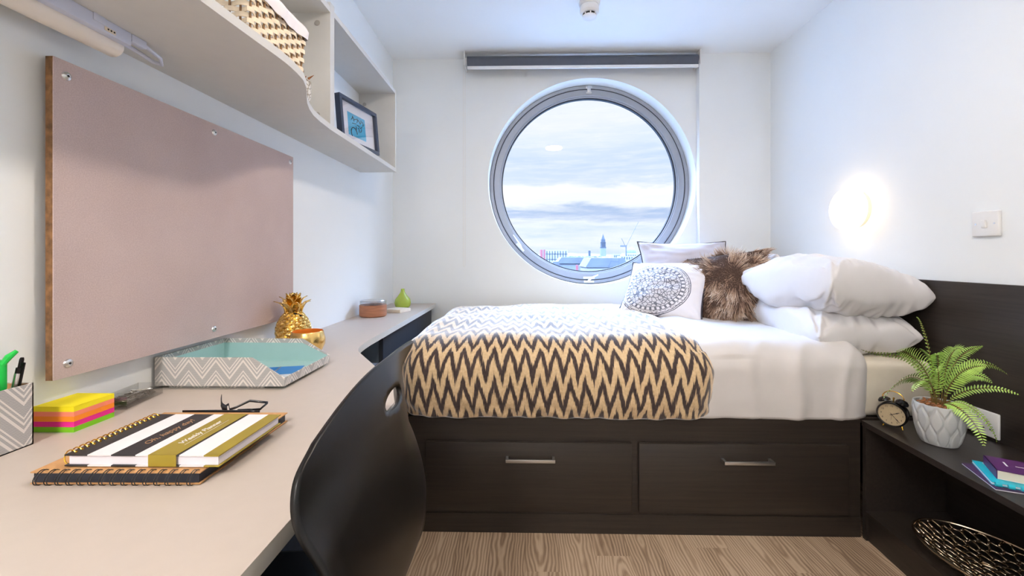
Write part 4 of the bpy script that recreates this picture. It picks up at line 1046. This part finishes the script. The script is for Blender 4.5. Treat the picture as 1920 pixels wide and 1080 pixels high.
# ---------------------------------------------------------------- the town outside; distance haze is put into its bluish base colours
GZ = -26.0
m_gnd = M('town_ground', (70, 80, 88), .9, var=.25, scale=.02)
m_hill = M('wooded_hill_hazed', (56, 74, 92), .9, var=.2, scale=.01)
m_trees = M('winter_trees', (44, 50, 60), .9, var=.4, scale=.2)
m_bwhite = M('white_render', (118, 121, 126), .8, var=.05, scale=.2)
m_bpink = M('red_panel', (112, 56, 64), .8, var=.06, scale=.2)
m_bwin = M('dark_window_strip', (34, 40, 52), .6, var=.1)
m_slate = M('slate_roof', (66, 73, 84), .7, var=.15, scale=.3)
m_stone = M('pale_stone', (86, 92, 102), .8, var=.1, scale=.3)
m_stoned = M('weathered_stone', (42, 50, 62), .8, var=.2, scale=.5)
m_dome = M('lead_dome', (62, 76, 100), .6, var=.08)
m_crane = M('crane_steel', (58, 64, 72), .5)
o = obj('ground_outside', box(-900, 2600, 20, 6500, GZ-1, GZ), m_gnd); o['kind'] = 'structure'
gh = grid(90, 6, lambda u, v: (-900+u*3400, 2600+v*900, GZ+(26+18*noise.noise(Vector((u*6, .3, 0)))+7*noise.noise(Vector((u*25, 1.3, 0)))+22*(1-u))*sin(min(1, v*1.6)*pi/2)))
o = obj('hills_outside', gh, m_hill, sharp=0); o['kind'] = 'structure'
def at(px, D): return (px-984)/800*D-.02*0
def zat(py, D): return 1.07-(py-479)/800*D
def block(name, label, x0, x1, top, D, dep, nr, nc, wallm, winm=m_bwin, roof=None, cat='building', group=None):
    b = thing(name, label, cat, (at((x0+x1)/2, D), D, GZ), (0, 0, 0), group); w = (x1-x0)/800*D/2; h = zat(top, D)-GZ
    obj('walls', box(-w, w, 0, dep, 0, h), wallm, b)
    if nr:
        q = []
        for r_ in range(nr):
            for c_ in range(nc):
                cw, chh = 2*w/nc, 4.0; q.append(box(-w+cw*c_+cw*.30, -w+cw*c_+cw*.80, -.15, 0, h-chh*(r_+1)+1.0, h-chh*r_-.8))
        obj('windows', join(*q), winm, b)
    if roof:
        obj('roof', prism([(-w-.4, h), (w+.4, h), (w*.8, h+roof), (-w*.8, h+roof)], -.4, dep+.4, 'y'), m_slate, b)
    return b
D = 230
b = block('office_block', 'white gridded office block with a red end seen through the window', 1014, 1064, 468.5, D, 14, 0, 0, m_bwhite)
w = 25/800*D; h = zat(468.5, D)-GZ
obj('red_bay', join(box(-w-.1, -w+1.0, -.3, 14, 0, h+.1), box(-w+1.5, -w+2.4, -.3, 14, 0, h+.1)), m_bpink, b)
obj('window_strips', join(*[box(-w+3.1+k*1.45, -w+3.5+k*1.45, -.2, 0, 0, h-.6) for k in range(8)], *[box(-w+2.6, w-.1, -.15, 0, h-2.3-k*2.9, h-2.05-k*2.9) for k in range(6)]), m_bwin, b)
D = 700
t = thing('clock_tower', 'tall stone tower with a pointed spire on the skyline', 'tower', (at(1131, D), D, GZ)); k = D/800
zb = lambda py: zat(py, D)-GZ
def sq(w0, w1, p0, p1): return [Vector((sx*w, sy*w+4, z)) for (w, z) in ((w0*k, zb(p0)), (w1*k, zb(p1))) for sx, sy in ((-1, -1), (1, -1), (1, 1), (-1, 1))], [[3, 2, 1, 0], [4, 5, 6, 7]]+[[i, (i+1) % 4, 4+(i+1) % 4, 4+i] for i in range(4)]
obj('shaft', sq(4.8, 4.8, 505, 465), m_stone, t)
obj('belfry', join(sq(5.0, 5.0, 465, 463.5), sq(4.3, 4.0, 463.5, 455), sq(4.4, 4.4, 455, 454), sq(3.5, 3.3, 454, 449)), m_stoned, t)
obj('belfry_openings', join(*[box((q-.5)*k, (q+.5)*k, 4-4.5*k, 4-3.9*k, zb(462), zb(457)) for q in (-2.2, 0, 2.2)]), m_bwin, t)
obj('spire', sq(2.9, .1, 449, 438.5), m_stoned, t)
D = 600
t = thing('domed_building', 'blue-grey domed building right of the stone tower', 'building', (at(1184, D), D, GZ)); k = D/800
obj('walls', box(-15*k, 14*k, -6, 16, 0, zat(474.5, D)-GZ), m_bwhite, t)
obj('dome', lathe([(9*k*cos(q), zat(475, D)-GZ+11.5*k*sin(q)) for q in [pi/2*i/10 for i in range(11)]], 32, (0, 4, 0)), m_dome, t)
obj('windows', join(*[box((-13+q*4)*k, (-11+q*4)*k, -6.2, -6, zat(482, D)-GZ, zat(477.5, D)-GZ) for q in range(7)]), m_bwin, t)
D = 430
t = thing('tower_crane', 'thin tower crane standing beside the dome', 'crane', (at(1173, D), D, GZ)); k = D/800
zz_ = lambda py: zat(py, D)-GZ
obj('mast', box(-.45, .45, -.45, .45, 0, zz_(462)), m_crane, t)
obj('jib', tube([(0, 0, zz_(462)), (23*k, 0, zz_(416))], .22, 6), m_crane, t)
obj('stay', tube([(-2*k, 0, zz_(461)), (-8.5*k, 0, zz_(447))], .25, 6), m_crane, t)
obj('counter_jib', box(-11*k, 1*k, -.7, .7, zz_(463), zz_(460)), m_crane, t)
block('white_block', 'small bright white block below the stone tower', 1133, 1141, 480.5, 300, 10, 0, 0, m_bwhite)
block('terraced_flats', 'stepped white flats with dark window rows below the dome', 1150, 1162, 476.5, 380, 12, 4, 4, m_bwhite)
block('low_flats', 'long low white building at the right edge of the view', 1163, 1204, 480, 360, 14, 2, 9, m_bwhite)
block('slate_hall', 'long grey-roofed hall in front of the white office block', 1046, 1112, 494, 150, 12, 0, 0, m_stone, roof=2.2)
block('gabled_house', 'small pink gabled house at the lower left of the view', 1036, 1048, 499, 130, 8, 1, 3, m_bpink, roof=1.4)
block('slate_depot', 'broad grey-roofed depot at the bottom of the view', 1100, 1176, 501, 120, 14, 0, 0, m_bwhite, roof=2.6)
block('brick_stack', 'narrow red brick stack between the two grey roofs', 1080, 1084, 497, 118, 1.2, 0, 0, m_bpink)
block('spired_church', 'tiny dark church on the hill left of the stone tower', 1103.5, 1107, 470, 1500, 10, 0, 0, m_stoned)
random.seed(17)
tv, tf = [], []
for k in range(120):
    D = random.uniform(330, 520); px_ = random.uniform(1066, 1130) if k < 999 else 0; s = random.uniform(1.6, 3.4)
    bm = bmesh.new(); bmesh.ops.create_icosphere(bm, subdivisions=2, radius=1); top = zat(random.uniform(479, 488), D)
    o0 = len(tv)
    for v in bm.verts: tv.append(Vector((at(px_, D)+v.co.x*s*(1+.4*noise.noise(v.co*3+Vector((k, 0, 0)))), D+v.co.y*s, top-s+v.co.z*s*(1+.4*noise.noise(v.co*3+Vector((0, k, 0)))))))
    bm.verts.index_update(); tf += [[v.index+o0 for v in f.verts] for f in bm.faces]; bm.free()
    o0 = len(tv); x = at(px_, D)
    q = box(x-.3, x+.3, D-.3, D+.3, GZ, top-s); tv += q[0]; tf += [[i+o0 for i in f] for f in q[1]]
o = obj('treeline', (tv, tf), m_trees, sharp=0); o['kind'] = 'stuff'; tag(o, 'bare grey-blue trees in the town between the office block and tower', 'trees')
